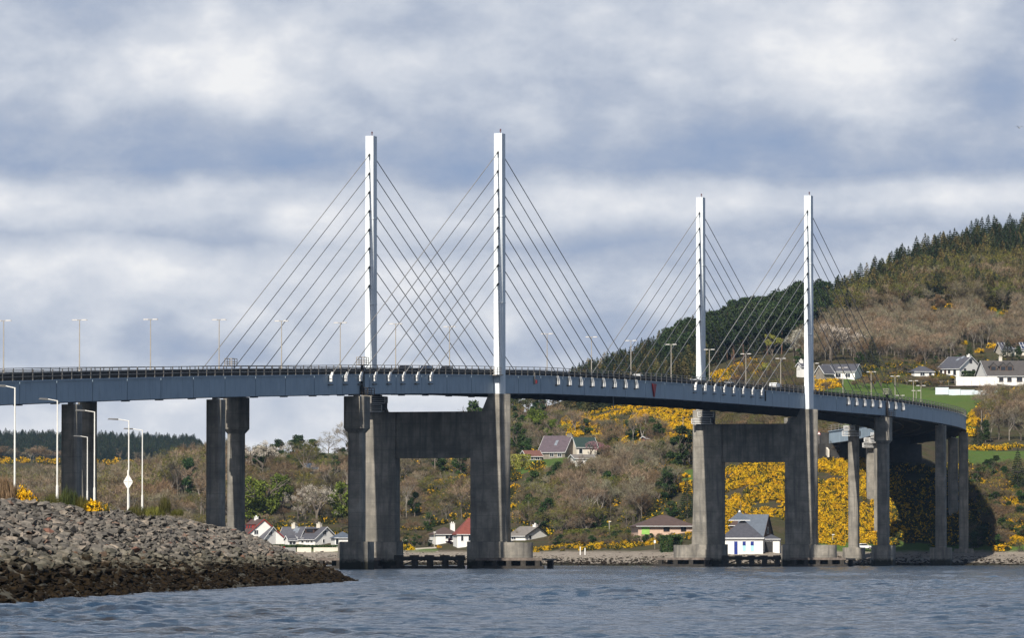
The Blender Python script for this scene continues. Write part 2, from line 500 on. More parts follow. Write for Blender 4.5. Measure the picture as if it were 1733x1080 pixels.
AS = [40.5 + 8.07 * i for i in range(8)]
def bracket(mb, s_, o_, z_, sgn, fa):
    """cable anchorage bolted to the fascia"""
    if fa > 0:   # cable climbs away from the camera: a forked fin with the socket tube behind
        bbox(mb, s_ - 0.75, s_ - 0.45, o_ - 0.28 * sgn, o_ + 0.30 * sgn, z_ - 1.15, z_ - 0.12)
        bbox(mb, s_ - 0.45, s_ + 0.55, o_ - 0.30 * sgn, o_ - 0.18 * sgn, z_ - 1.0, z_ - 0.15)
        mb.tube(bp(s_ - 0.7, o_ + 0.05 * sgn, z_ - 0.75), bp(s_ + 0.15, o_ + 0.05 * sgn, z_ + 0.35), 0.26, 0.22, n=8)
    else:
        bbox(mb, s_ - 0.30, s_ + 0.40, o_ - 0.33 * sgn, o_ + 0.33 * sgn, z_ - 1.55, z_ - 0.98)
        mb.tube(bp(s_ + 0.1, o_, z_ - 0.86), bp(s_ - 0.45, o_, z_ + 0.05), 0.34, 0.17, n=8)
        bbox(mb, s_ - 0.1, s_ + 0.3, o_ - 0.33 * sgn, o_ - 0.12 * sgn, z_ - 0.98, z_ - 0.3)
for ps, ztop in ((0.0, 79.15), (240.0, 81.65)):
    for sgn in (1, -1):
        pylon(ps, sgn * PYO, ztop, zt(ps) - GD - 0.03)
        for dr in (-1, 1):
            for i in range(8):
                sa = ps + dr * AS[i]; za = zt(sa)
                zp = ztop - 3.4 - 3.43 * (7 - i)
                oa = sgn * (FO + 0.42)
                p0 = bp(sa, oa, za + 0.1 if dr < 0 else za - 0.05)
                p1 = bp(ps + dr * 1.0, sgn * PYO + 0.03, zp)
                mb = MB(); mb.tube(p0, p1, 0.078, n=6, caps=False)
                c = bpart(mb, 'cable', M_CABLE)
                d_ = (Vector(p0) - Vector(p1)).normalized()
                mb = MB(); mb.tube(p1, Vector(p1) + d_ * 0.9, 0.17, 0.14, n=8)
                mb.tube(Vector(p1) - Vector((0, 0, 0.05)), Vector(p1) + d_ * 0.35, 0.19, 0.15, n=8)
                bpart(mb, 'socket', M_DARKST, c)
                mb = MB(); bracket(mb, sa, oa, za, sgn, 1 if dr < 0 else -1)
                bpart(mb, 'anchor_bracket', M_BRKT)
                mb = MB(); bbox(mb, sa - 0.9, sa - 0.5, sgn * (FO + 0.005), sgn * (FO + 0.35), za - 1.75, za - 1.62)
                bbox(mb, sa - 0.85, sa + 0.6, sgn * (FO + 0.005), sgn * (FO + 0.5), za - 1.72, za - 1.58)
                bpart(mb, 'anchor_seat', M_DARKST)

# portal frames below the pylons
def portal(ps):
    zb = zt(ps) - GD - 0.06
    root = MB()
    mb = MB()
    bbox(mb, ps - 1.2, ps + 1.2, -8.0, 8.0, zb - 11.6, zb - 3.15)
    bpart(mb, 'portal_crossbeam', M_CONC)
    for sg in (1, -1):
        mb = MB()
        poly = [(7.15, 4.9), (14.0, 4.9), (12.85, zb), (10.6, zb), (9.27, zb - 3.15), (7.15, zb - 3.16)]
        vs = [bp(ps - 1.5, sg * o, z) for o, z in poly] + [bp(ps + 1.5, sg * o, z) for o, z in poly]
        n = len(poly)
        fs = [(i, (i + 1) % n, n + (i + 1) % n, n + i) for i in range(n)] + [tuple(range(n))[::-1], tuple(range(n, 2 * n))]
        mb.add(vs, fs)
        leg = bpart(mb, 'portal_leg', M_CONC)
        mb = MB(); mb.tube(bp(ps + 0.25, sg * 12.65, 4.9), bp(ps + 0.25, sg * 12.65, zb - 0.02), 1.5, n=28)
        bpart(mb, 'round_nosing', M_CONC, leg)
        for pl in bridge.children[-1:]: pass
        mb = MB(); bbox(mb, ps - 2.3, ps + 2.3, sg * 6.75, sg * 14.3, -3.0, 4.905)
        bpart(mb, 'portal_plinth', M_CONC)
        mb = MB(); mb.tube(bp(ps, sg * 15.1, -3.0), bp(ps, sg * 15.1, 4.75), 3.3, n=40)
        bpart(mb, 'pile_cap', M_CONC)
        # bearing plinth below the girder
        mb = MB(); bbox(mb, ps - 0.8, ps + 0.8, sg * 10.8, sg * 11.9, zb - 0.0, zb + 0.12)
        bpart(mb, 'bearing', M_DARKST)
portal(0.0); portal(240.0)
for o in bpy.data.objects:
    if o.name.startswith('round_nosing'):
        for p_ in o.data.polygons: p_.use_smooth = len(p_.vertices) == 4

def octa(hx, hy, c):
    return [(-hx + c, -hy), (hx - c, -hy), (hx, -hy + c), (hx, hy - c), (hx - c, hy), (-hx + c, hy), (-hx, hy - c), (-hx, -hy + c)]
def bprism(mb, s0, o0, poly, z0, z1, top=None):
    top = top or poly; n = len(poly)
    vs = [bp(s0 + t, o0 + o, z0) for o, t in poly] + [bp(s0 + t, o0 + o, z1) for o, t in top]
    fs = [(i, (i + 1) % n, n + (i + 1) % n, n + i) for i in range(n)] + [tuple(range(n))[::-1], tuple(range(n, 2 * n))]
    mb.add(vs, fs)
def pier(s0, o0, zbase, capital, cap_z=4.7, base=True):
    zb = zt(s0) - GD - 0.35
    col = octa(1.22, 1.42, 0.35)
    mb = MB()
    if capital:
        cp = octa(1.80, 2.2, 0.55)
        bprism(mb, s0, o0, cp, zb - 5.4, zb)
        bprism(mb, s0, o0, col, zb - 6.2, zb - 5.402, cp)
        bprism(mb, s0, o0, col, zbase, zb - 6.202)
    else:
        bprism(mb, s0, o0, octa(1.22, 1.42, 0.35), zbase, zb)
    p = bpart(mb, 'pier_column', M_CONC)
    mb = MB(); bprism(mb, s0, o0, octa(0.5, 0.5, 0.1), zb, zb + 0.29); bpart(mb, 'bearing', M_BRKT, p)
    if base:
        mb = MB(); bprism(mb, s0, o0, octa(2.5, 2.7, 0.9), -3, cap_z)
        bpart(mb, 'pile_cap', M_CONC)
    return p
for s0, zb_, cap, cz, bs_ in ((-217, -2, False, 4.7, True), (-152.5, -2, False, 4.7, True), (-80, 4.6, True, 4.7, True),
                              (320, 4.6, True, 4.8, True), (391, 4.0, False, 4.4, True), (452, 3.0, False, 4.2, True), (495, 5.0, False, 4, False)):
    for sg in (1, -1):
        pier(s0, sg * 10.75, zb_, cap, cz, bs_)
# access platforms hung from the far column heads, cages and ladders at the movement joints
def platform(s0, o0, z0, L=2.6, Wd=1.6, hgt=1.15, m=None):
    mb = MB(); m = m or M_BRKT
    bbox(mb, s0 - L / 2, s0 + L / 2, o0 - Wd / 2, o0 + Wd / 2, z0, z0 + 0.12)
    for ds in (-L / 2, 0, L / 2):
        for do in (-Wd / 2, Wd / 2):
            bbox(mb, s0 + ds - 0.05, s0 + ds + 0.05, o0 + do - 0.05, o0 + do + 0.05, z0 + 0.12, z0 + hgt)
    for z in (0.45, 0.8, hgt):
        for do in (-Wd / 2, Wd / 2): bbox(mb, s0 - L / 2, s0 + L / 2, o0 + do - 0.035, o0 + do + 0.035, z0 + z - 0.04, z0 + z + 0.04)
        for ds in (-L / 2, L / 2): bbox(mb, s0 + ds - 0.035, s0 + ds + 0.035, o0 - Wd / 2, o0 + Wd / 2, z0 + z - 0.04, z0 + z + 0.04)
    return bpart(mb, 'access_platform', m)
for s0 in (391, 452, 495):
    z0 = zt(s0) - GD
    platform(s0 - 1.9, -11.0, z0 - 2.9, 2.2, 4.2, 1.2); platform(s0 - 1.9, -11.4, z0 - 1.45, 2.2, 2.6, 1.1)
for ps in (0, 240):
    z0 = zt(ps) - GD
    for sg in (-1,):
        platform(ps - 2.3, sg * 11.4, z0 - 3.2, 1.6, 4.4, 1.2); platform(ps - 2.3, sg * 10.4, z0 - 1.7, 1.6, 3.6, 1.2)
        mb = MB(); bbox(mb, ps - 3.0, ps - 1.6, sg * 8.6, sg * 11.2, z0 - 3.0, z0 - 0.4); bpart(mb, 'service_box', M_DARKST)
for s0, sgs in ((-80, (1, -1)), (320, (1,))):
    for sg in sgs:
        platform(s0, sg * (FO + 0.35), zt(s0) + 1.6, 2.7, 1.3, 1.3, M_GALV)
    platform(s0 + 1.2, FO + 0.85, zt(s0) - GD - 0.15, 3.6, 1.3, 1.25, M_RUSTY)
    mb = MB()
    bbox(mb, s0 - 0.35, s0 - 0.1, FO + 0.1, FO + 0.45, zt(s0) - GD, zt(s0) + 1.5)
    for dz in np.arange(0.2, GD + 1.4, 0.35):
        bbox(mb, s0 + 0.3, s0 + 0.9, FO + 0.35, FO + 0.42, zt(s0) - GD + dz, zt(s0) - GD + dz + 0.06)
    for ds in (0.27, 0.87): bbox(mb, s0 + ds, s0 + ds + 0.07, FO + 0.34, FO + 0.43, zt(s0) - GD, zt(s0) + 1.5)
    bpart(mb, 'access_ladder', M_RUSTY)
mb = MB()
bbox(mb, -2.6, -1.1, FO - 0.3, FO + 1.9, zt(0) - 0.1, zt(0) + 0.05)
for o in (FO + 0.0, FO + 0.6, FO + 1.2, FO + 1.85): bbox(mb, -2.62, -2.54, o - 0.04, o + 0.04, zt(0) + 0.05, zt(0) + 1.35)
for z in (0.5, 0.95, 1.35): bbox(mb, -2.61, -2.55, FO - 0.25, FO + 1.88, zt(0) + z - 0.03, zt(0) + z + 0.03)
bpart(mb, 'pylon_walkway', M_GALV)
# channel marks on the fascia
mb = MB()
z1 = zt(111)
mb.add([bp(109.4, FO + 0.06, z1 - 0.45), bp(112.4, FO + 0.06, z1 - 0.45), bp(110.9, FO + 0.06, z1 - 3.1),
        bp(109.4, FO + 0.34, z1 - 0.45), bp(112.4, FO + 0.34, z1 - 0.45), bp(110.9, FO + 0.34, z1 - 3.1)],
       [(0, 1, 2), (3, 5, 4), (0, 3, 4, 1), (1, 4, 5, 2), (2, 5, 3, 0)])
bpart(mb, 'red_channel_mark', M_RED)
mb = MB(); bbox(mb, 25.6, 26.4, FO + 0.06, FO + 0.4, zt(26) - 1.45, zt(26) - 0.75); q_ = bpart(mb, 'navigation_light_box', M_RED)
mb = MB(); bbox(mb, 25.0, 25.25, FO + 0.06, FO + 0.3, zt(26) - 1.6, zt(26) + 0.6); bpart(mb, 'bracket', M_GALV, q_)
mb = MB(); bbox(mb, 203.0, 203.2, FO + 0.06, FO + 0.3, zt(203) - 2.3, zt(203) + 0.4); bpart(mb, 'drain_pipe', M_DARKST)
mb = MB(); mb.tube(bp(137, -4, zt(137) - GD - 1.6), bp(137, -4, zt(137) - 1.8), 0.12, n=6); bpart(mb, 'drain_pipe', M_BRKT)
# north abutment
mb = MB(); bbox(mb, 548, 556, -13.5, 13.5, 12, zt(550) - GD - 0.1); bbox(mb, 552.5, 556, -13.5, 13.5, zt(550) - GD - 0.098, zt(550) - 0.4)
bpart(mb, 'abutment', mat('shaded_abutment_concrete', (0.055, 0.052, 0.048), .9, .25, .5, coord='World'))  # shade under the deck put into the colour as darker concrete

# ---------------------------------------------------------------- fenders round the two portals
def fender(ps, lab):
    root = empty('timber_fender', bp(ps, 0, 0), label=lab, cat='fender', group='timber fenders round the bridge portals')
    def fp(mb, name, m): return mb.build(name, m, root, None, False)
    for (a, b_, lit) in ((-21.3, -9.0, True), (-6.7, 6.7, False), (9.0, 21.6, True)):
        mb = MB(); t0 = ps - (4.6 if lit else 3.6)
        bbox(mb, t0, t0 + 0.5, a, b_, 1.45, 1.95 if lit else 2.2)
        if lit: bbox(mb, ps - 4.0, ps + 4.6, a, b_, 1.5, 1.8)
        fp(mb, 'top_beam', M_TIMBL if lit else M_TIMB)  # outer beams get a paler colour for sunlight beyond the deck shadow
        mb = MB(); bbox(mb, t0 - 0.05, t0 + 0.45, a - 0.6, b_ + (0.3 if lit else 0), -0.35, 0.5)
        fp(mb, 'lower_waling', M_TIMB)
        n = int((b_ - a) / 3.1)
        for i in range(n + 1):
            o = a + 0.9 + (b_ - a - 1.8) * i / n
            mb = MB(); bbox(mb, t0 + 0.05, t0 + 1.1, o - 0.48, o + 0.48, -2.5, 1.46); fp(mb, 'fender_pile', M_TIMB)
            if not lit:
                mb = MB(); bbox(mb, t0 - 0.02, t0 + 0.7, o - 0.85, o + 0.75, 2.201, 2.45); fp(mb, 'pile_cap', M_TIMB)
            else:
                mb = MB(); bbox(mb, ps + 3.4, ps + 4.4, o - 0.48, o + 0.48, -2.5, 1.49); fp(mb, 'fender_pile', M_TIMB)
        if not lit:
            for o0, o1 in ((-5.4, -2.9), (4.6, 6.6)):
                mb = MB()
                za, zc = (0.4, 1.5) if o0 < 0 else (1.5, 0.4)
                mb.tube(bp(t0 + 0.3, o0, za), bp(t0 + 0.3, o1, zc), 0.14, n=6); fp(mb, 'brace', M_TIMB)
fender(0.0, 'dark timber fender between the legs of the nearer bridge portal')
fender(240.0, 'dark timber fender between the legs of the farther bridge portal')

# ---------------------------------------------------------------- street lamps on the bridge
_zl = [(-217, 37.0), (-185, 38.3), (-153, 39.6), (-120, 40.8), (-88, 41.8), (-56, 42.7), (-24, 43.7), (9, 44.4), (41, 45.0), (74, 45.4), (106, 45.9), (136, 46.2), (168, 46.5),
       (200, 46.5), (232, 46.6), (264, 46.6), (296, 46.5), (325, 46.4), (356, 46.3), (388, 46.2), (420, 46.0), (452, 45.7), (484, 45.3), (516, 44.9)]
def bridge_lamp_parts(root, hgt):
    mb = MB(); mb.tube((0, 0, 0), (0, 0, 1.5), 0.17, 0.15, n=8); mb.tube((0, 0, 1.5), (0, 0, hgt), 0.10, 0.07, n=8)
    mb.build('column', M_LAMPB, root)
    mb = MB(); mb.tube((-1.25, 0, hgt + 0.02), (1.25, 0, hgt + 0.02), 0.045, n=6); mb.build('arm', M_LAMPB, root)
    for sx in (-1, 1):
        mb = MB()
        mb.hexa([(sx * 0.75 - 0.45, -0.16, hgt - 0.05), (sx * 0.75 + 0.45, -0.16, hgt - 0.05), (sx * 0.75 + 0.45, 0.16, hgt - 0.05), (sx * 0.75 - 0.45, 0.16, hgt - 0.05),
                 (sx * 0.75 - 0.35, -0.1, hgt + 0.12), (sx * 0.75 + 0.35, -0.1, hgt + 0.12), (sx * 0.75 + 0.35, 0.1, hgt + 0.12), (sx * 0.75 - 0.35, 0.1, hgt + 0.12)])
        mb.build('lantern', M_LANTB, root)
desc = ['cut by the left edge of the picture', 'second from the left edge', 'third from the left edge', 'standing behind the first deck-edge cage', 'fifth from the left edge',
        'just left of the far left pylon and its cage', 'first one to the right of the far left pylon', 'left of the tall near pylon of the first portal', 'hidden close behind the tall near pylon',
        'first one right of the tall near pylon', 'second right of the tall near pylon', 'beside the dark spruces left of the red mark', 'above the red triangle mark', 'right behind the far pylon of the second portal',
        'first one right of the far pylon of the second portal', 'midway between the pylons of the second portal', 'hidden behind the near pylon of the second portal', 'first one right of the last pylon',
        'in front of the bungalow end beyond the last pylon', 'above the last deck-edge cage', 'fourth from the right end', 'third from the right end, rightmost of the row', 'second from the right end', 'lowest, at the far right end of the deck']
for (s_, ztp), ds in zip(_zl, desc):
    zb_ = zt(s_) + 0.1
    lo = empty('street_lamp', bp(s_, 0, zb_), -C(s_)[2], label='twin-armed bridge lamp ' + ds, cat='street lamp', group='twin-armed lamps along the middle of the bridge')
    bridge_lamp_parts(lo, ztp - zb_)

# ================================================================ TERRAIN
# profile of the ground along the view direction: for each column (photo pixel) pairs (distance, photo row of the ground)
PROF = {
 -500: [(1400, 960), (1500, 935), (2000, 880), (2500, 835), (3000, 780), (3500, 792), (4300, 800), (5000, 748), (6000, 790)],
 0:    [(1700, 957), (1800, 935), (2000, 880), (2500, 835), (3000, 778), (3500, 792), (4300, 795), (5000, 750), (6000, 790)],
 200:  [(1650, 957), (1800, 925), (2000, 868), (2300, 838), (2600, 818), (3000, 783), (3500, 798), (4300, 800), (5000, 754), (6000, 790)],
 330:  [(1600, 957), (1660, 935), (1800, 900), (1950, 850), (2150, 812), (2400, 812), (3000, 790), (3500, 805), (4300, 805), (5000, 760), (6000, 800)],
 420:  [(1560, 958), (1590, 945), (1615, 932), (1660, 925), (1700, 912), (1780, 868), (1880, 815), (1990, 795), (2140, 810), (2600, 870), (3500, 900), (6000, 905)],
 590:  [(1560, 958), (1590, 943), (1615, 932), (1660, 925), (1700, 905), (1780, 850), (1880, 795), (1990, 768), (2140, 780), (2600, 860), (3500, 900), (6000, 905)],
 740:  [(1550, 958), (1580, 944), (1620, 928), (1660, 920), (1700, 900), (1780, 840), (1880, 785), (2020, 748), (2190, 760), (2600, 850), (3500, 900), (6000, 905)],
 900:  [(1500, 958), (1530, 945), (1560, 935), (1590, 925), (1640, 892), (1690, 840), (1725, 797), (1765, 786), (1830, 775), (1960, 735), (2130, 700), (2280, 695), (2700, 800), (3500, 880), (6000, 905)],
 1050: [(1430, 958), (1470, 946), (1500, 936), (1560, 918), (1610, 885), (1660, 838), (1720, 795), (1780, 778), (1850, 752), (1960, 695), (2080, 655), (2230, 645), (2350, 640), (2800, 760), (3500, 860), (6000, 905)],
 1150: [(1400, 959), (1440, 944), (1470, 934), (1520, 915), (1570, 880), (1620, 828), (1680, 795), (1760, 760), (1860, 705), (1960, 662), (2100, 610), (2200, 598), (2320, 600), (2800, 740), (3500, 850), (6000, 905)],
 1300: [(1415, 959), (1445, 944), (1470, 932), (1500, 920), (1560, 845), (1610, 785), (1660, 755), (1720, 730), (1800, 675), (1900, 632), (2000, 600), (2150, 560), (2250, 548), (2400, 560), (2900, 720), (3500, 850), (6000, 905)],
 1430: [(1445, 958.5), (1480, 942), (1505, 928), (1560, 852), (1620, 785), (1665, 750), (1740, 712), (1800, 672), (1850, 648), (1900, 625), (2000, 585), (2150, 515), (2250, 484), (2400, 498), (2900, 690), (3500, 850), (6000, 905)],
 1560: [(1475, 958), (1495, 947), (1540, 932), (1585, 852), (1622, 792), (1665, 752), (1740, 722), (1800, 692), (1850, 662), (1880, 650), (1930, 624), (2000, 590), (2100, 542), (2200, 480), (2300, 430), (2450, 438), (2900, 650), (3500, 850), (6000, 905)],
 1650: [(1475, 958), (1495, 948), (1545, 934), (1580, 868), (1605, 815), (1630, 793), (1685, 765), (1730, 748), (1780, 705), (1840, 668), (1870, 652), (1930, 636), (2000, 592), (2100, 540), (2240, 452), (2330, 418), (2450, 420), (2900, 650), (3500, 850), (6000, 905)],
 1740: [(1480, 958), (1500, 948), (1520, 938), (1560, 880), (1600, 818), (1632, 795), (1685, 766), (1730, 752), (1780, 715), (1840, 680), (1880, 655), (1930, 632), (2000, 592), (2100, 535), (2240, 446), (2340, 412), (2450, 412), (2900, 650), (3500, 850), (6000, 905)],
 2200: [(1500, 958), (1540, 930), (1640, 850), (1800, 760), (2000, 620), (2240, 440), (2400, 380), (2900, 600), (3500, 850), (6000, 905)],
}
PK = sorted(PROF)
def yg(px, D):
    """photo row of the terrain surface at column px, distance D (D may be an array)"""
    px = min(max(px, PK[0]), PK[-1])
    i = 0
    while i < len(PK) - 2 and px > PK[i + 1]: i += 1
    a, b_ = PK[i], PK[i + 1]
    f = (px - a) / (b_ - a); f = f * f * (3 - 2 * f) * 0.5 + f * 0.5
    def prof(k):
        P = PROF[k]; ds = [p[0] for p in P]; zs = [2.15 + (HY - p[1]) * p[0] / F for p in P]
        ds = [ds[0] - 60] + ds; zs = [-3.0] + zs
        return np.interp(D, ds, zs)
    z = prof(a) * (1 - f) + prof(b_) * f
    return HY - (z - 2.15) * F / np.asarray(D, float)
_DG = np.concatenate([np.arange(1380, 2500, 4.0), np.arange(2500, 6000, 25.0)])
def ground(px, y):
    """point on the terrain that photo pixel (px,y) shows"""
    ys = yg(px, _DG)
    idx = np.nonzero(ys <= y)[0]
    D = _DG[idx[0]] if len(idx) else _DG[int(np.argmin(ys))]
    return float(D)
def tz(x, y):
    return float(2.15 + (HY - yg(CX + F * x / y, y)) * y / F)
def gpt(px, y):
    D = ground(px, y); x = xat(px, D)
    return x, D, tz(x, D)

def inpoly(px, py, poly):
    c = np.zeros(np.shape(px), bool); n = len(poly)
    for i in range(n):
        x0, y0 = poly[i]; x1, y1 = poly[(i + 1) % n]
        if y0 == y1: continue
        c ^= ((y0 > py) != (y1 > py)) & (px < (x1 - x0) * (py - y0) / (y1 - y0) + x0)
    return c
GRASS = [[(1395, 722), (1440, 722), (1480, 660), (1500, 655), (1560, 662), (1640, 666), (1690, 664), (1690, 690), (1640, 735), (1520, 745), (1400, 745)],
         [(1380, 640), (1470, 640), (1640, 668), (1640, 740), (1440, 740), (1380, 745)],
         [(1636, 764), (1740, 764), (1740, 793), (1640, 795)],
         [(895, 775), (965, 773), (975, 785), (990, 800), (870, 800)],
         [(1120, 790), (1175, 795), (1175, 815), (1120, 812)],
         [(1430, 922), (1530, 918), (1740, 925), (1740, 940), (1430, 938)],
         [(640, 928), (745, 930), (745, 938), (640, 940)], [(480, 930), (590, 930), (590, 938), (480, 938)],
         [(1380, 905), (1440, 915), (1440, 935), (1380, 935)], [(1688, 520), (1720, 520), (1720, 532), (1688, 535)]]
cols = np.concatenate([np.arange(-500, -60, 20), np.arange(-60, 1800, 7), np.arange(1800, 2201, 20)])
rows = np.concatenate([np.arange(1380, 1700, 4.0), np.arange(1700, 2460, 8.0), np.arange(2460, 6001, 60.0)])
nc, nr = len(cols), len(rows)
Yg = np.array([yg(float(p), rows) for p in cols])            # nc x nr
PX, DD = np.meshgrid(cols, rows, indexing='ij')
Xw = (PX - CX) / F * DD
Zw = 2.15 + (HY - Yg) * DD / F
amp = np.clip((Zw - 0.5) / 3, 0, 1) * 0.5
Zw = Zw + amp * (np.sin(Xw * 0.31 + DD * 0.13) * 0.5 + np.sin(Xw * 0.13 - DD * 0.29 + 2) * 0.6 + rng.normal(0, 0.12, Zw.shape)) * 0.5 - 0.05
gr = np.zeros(PX.shape, bool)
for g in GRASS: gr |= inpoly(PX, Yg, g)
me = bpy.data.meshes.new('hillside')
V_ = np.stack([Xw.ravel(), DD.ravel(), Zw.ravel()], 1)
ii, jj = np.meshgrid(np.arange(nc - 1), np.arange(nr - 1), indexing='ij')
a = (ii * nr + jj).ravel(); Q = np.stack([a, a + nr, a + nr + 1, a + 1], 1)
def fast_mesh(me, V_, Q):
    me.vertices.add(len(V_)); me.vertices.foreach_set('co', V_.astype(np.float32).ravel())
    me.loops.add(Q.size); me.loops.foreach_set('vertex_index', Q.astype(np.int32).ravel())
    me.polygons.add(len(Q)); me.polygons.foreach_set('loop_start', np.arange(0, Q.size, Q.shape[1], dtype=np.int32))
    me.update(calc_edges=True); me.validate()
fast_mesh(me, V_, Q)
at_ = me.attributes.new('grass', 'FLOAT', 'POINT'); at_.data.foreach_set('value', gr.ravel().astype(np.float32))
me.polygons.foreach_set('use_smooth', np.ones(len(me.polygons), bool))
m = bpy.data.materials.new('hillside_ground'); m.use_nodes = True
t = NT(m.node_tree); t.n.clear()
bs = t.add('ShaderNodeBsdfPrincipled'); out = t.add('ShaderNodeOutputMaterial'); t.l.new(bs.outputs[0], out.inputs[0])
bs.inputs['Roughness'].default_value = 0.95; bs.inputs['Specular IOR Level'].default_value = 0.1
pos = t.add('ShaderNodeNewGeometry').outputs['Position']
sp = t.add('ShaderNodeSeparateXYZ'); t.l.new(pos, sp.inputs[0])
ga = t.add('ShaderNodeAttribute'); ga.attribute_name = 'grass'
n_ = t.noise(pos, 0.12, 6, 0.65); nf = t.noise(pos, 1.3, 5, 0.7)
scrub = t.ramp(n_, [(0.3, (0.045, 0.038, 0.020)), (0.45, (0.075, 0.058, 0.034)), (0.55, (0.05, 0.052, 0.020)), (0.7, (0.10, 0.082, 0.055))])
scrub = t.mix(t.mr(nf, 0.4, 0.7, 0, 0.6), scrub, (0.03, 0.026, 0.016, 1))
grass = t.mix(t.mr(nf, 0.35, 0.65), (0.055, 0.098, 0.018, 1), (0.085, 0.132, 0.028, 1))
grass = t.mix(t.mr(n_, 0.45, 0.6, 0, 0.35), grass, (0.10, 0.11, 0.035, 1))
c = t.mix(t.mr(ga.outputs['Fac'], 0.3, 0.7), scrub, grass)
shore_z = t.math('ADD', sp.outputs[2], t.math('MULTIPLY', t.math('SUBTRACT', n_, 0.5), 1.6))
shing = t.ramp(nf, [(0.3, (0.12, 0.10, 0.08)), (0.5, (0.24, 0.205, 0.165)), (0.7, (0.33, 0.29, 0.24))])
c = t.mix(t.mr(shore_z, 3.9, 3.2), c, shing)
c = t.mix(t.mr(shore_z, 0.8, 0.45), c, (0.035, 0.032, 0.018, 1))
t.l.new(c, bs.inputs['Base Color'])
bn = t.add('ShaderNodeBump'); bn.inputs['Strength'].default_value = 0.8; bn.inputs['Distance'].default_value = 0.4
t.l.new(nf, bn.inputs['Height']); t.l.new(bn.outputs[0], bs.inputs['Normal'])
me.materials.append(m)
tag(new_obj('hillside', me), kind='structure')

# ---------------------------------------------------------------- sea
wc = np.concatenate([-np.geomspace(4500, 240, 26), np.arange(-225, 1960, 4.4), np.geomspace(1975, 6500, 26)])
wr = [25.0]
while wr[-1] < 1700:
    D = wr[-1]; wr.append(D + (3.0 if D < 150 else 0.42 + max(0, D - 200) ** 1.25 * 0.00075))
wr = np.array(wr + [2200.0, 3500.0, 6000.0])
PXw, Dw = np.meshgrid(wc, wr, indexing='ij')
Xs = (PXw - CX) / F * Dw
Zs = np.zeros_like(Xs)
wr_rng = np.random.default_rng(5)
for k in range(90):
    lam = float(np.exp(wr_rng.uniform(np.log(0.9), np.log(8.0))))
    th = wr_rng.normal(0.12, 0.75)                     # travel direction about +Y
    kx, ky = 2 * pi / lam * sin(th), 2 * pi / lam * cos(th)
    am = 0.0080 * lam ** 0.42 * wr_rng.uniform(0.5, 1.2)
    ph = kx * Xs + ky * Dw + wr_rng.uniform(0, 6.28)
    fade = np.clip(.55 + lam / np.gradient(wr)[None, :] / 6, 0, 1)
    s1 = np.sin(ph)
    Zs += am * fade * (s1 + 0.28 * (1 - np.abs(s1)) * 2 - 0.28)
gust = 0.75 + 0.45 * np.sin(Xs * 0.11 + 1) * np.sin(Dw * 0.021 + Xs * 0.03)
Zs *= np.clip(gust, 0.35, 1.3)
nc2, nr2 = Xs.shape
V_ = np.stack([Xs.ravel(), Dw.ravel(), Zs.ravel()], 1)
ii, jj = np.meshgrid(np.arange(nc2 - 1), np.arange(nr2 - 1), indexing='ij')
a = (ii * nr2 + jj).ravel(); Q = np.stack([a, a + nr2, a + nr2 + 1, a + 1], 1)
me = bpy.data.meshes.new('sea'); fast_mesh(me, V_, Q)
me.polygons.foreach_set('use_smooth', np.ones(len(me.polygons), bool))
m = bpy.data.materials.new('sea_water'); m.use_nodes = True
t = NT(m.node_tree); t.n.clear()
bs = t.add('ShaderNodeBsdfPrincipled'); out = t.add('ShaderNodeOutputMaterial'); t.l.new(bs.outputs[0], out.inputs[0])
pos = t.add('ShaderNodeNewGeometry').outputs['Position']
bs.inputs['Roughness'].default_value = 0.10; bs.inputs['IOR'].default_value = 1.333
mp = t.add('ShaderNodeMapping'); mp.inputs['Scale'].default_value = (1.9, 0.9, 1.0); t.l.new(pos, mp.inputs[0])
water_col = t.mix(t.mr(t.noise(pos, 0.25, 4), 0.42, 0.70), (0.020, 0.042, 0.076, 1), (0.062, 0.060, 0.060, 1))
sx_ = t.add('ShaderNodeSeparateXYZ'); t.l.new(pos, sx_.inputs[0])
bank_refl = t.noise(t.comb(t.math('MULTIPLY', sx_.outputs[0], 0.16), t.math('MULTIPLY', sx_.outputs[1], 0.055)), 1.0, 6, 0.7, 0.3)
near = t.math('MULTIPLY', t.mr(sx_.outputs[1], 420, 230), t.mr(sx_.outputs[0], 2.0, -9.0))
water_col = t.mix(t.math('MULTIPLY', t.mr(bank_refl, 0.50, 0.58), near), water_col, (0.030, 0.020, 0.008, 1))  # brown reflection of bank and wave troughs painted into the near-left water
t.l.new(water_col, bs.inputs['Base Color'])
hgt = t.math('ADD', t.noise(mp.outputs[0], 0.9, 5, 0.62), t.math('MULTIPLY', t.noise(mp.outputs[0], 3.5, 4, 0.6), 0.35))
bn = t.add('ShaderNodeBump'); bn.inputs['Strength'].default_value = 1.0; bn.inputs['Distance'].default_value = 0.55
t.l.new(hgt, bn.inputs['Height']); t.l.new(bn.outputs[0], bs.inputs['Normal'])
me.materials.append(m)
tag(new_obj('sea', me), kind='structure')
me = bpy.data.meshes.new('seabed'); me.from_pydata([(-3400, -50, -6), (3400, -50, -6), (3400, 6500, -6), (-3400, 6500, -6)], [], [(0, 1, 2, 3)])
me.materials.append(mat('seabed_mud', (0.03, 0.028, 0.022), 0.9)); tag(new_obj('seabed', me), kind='structure')

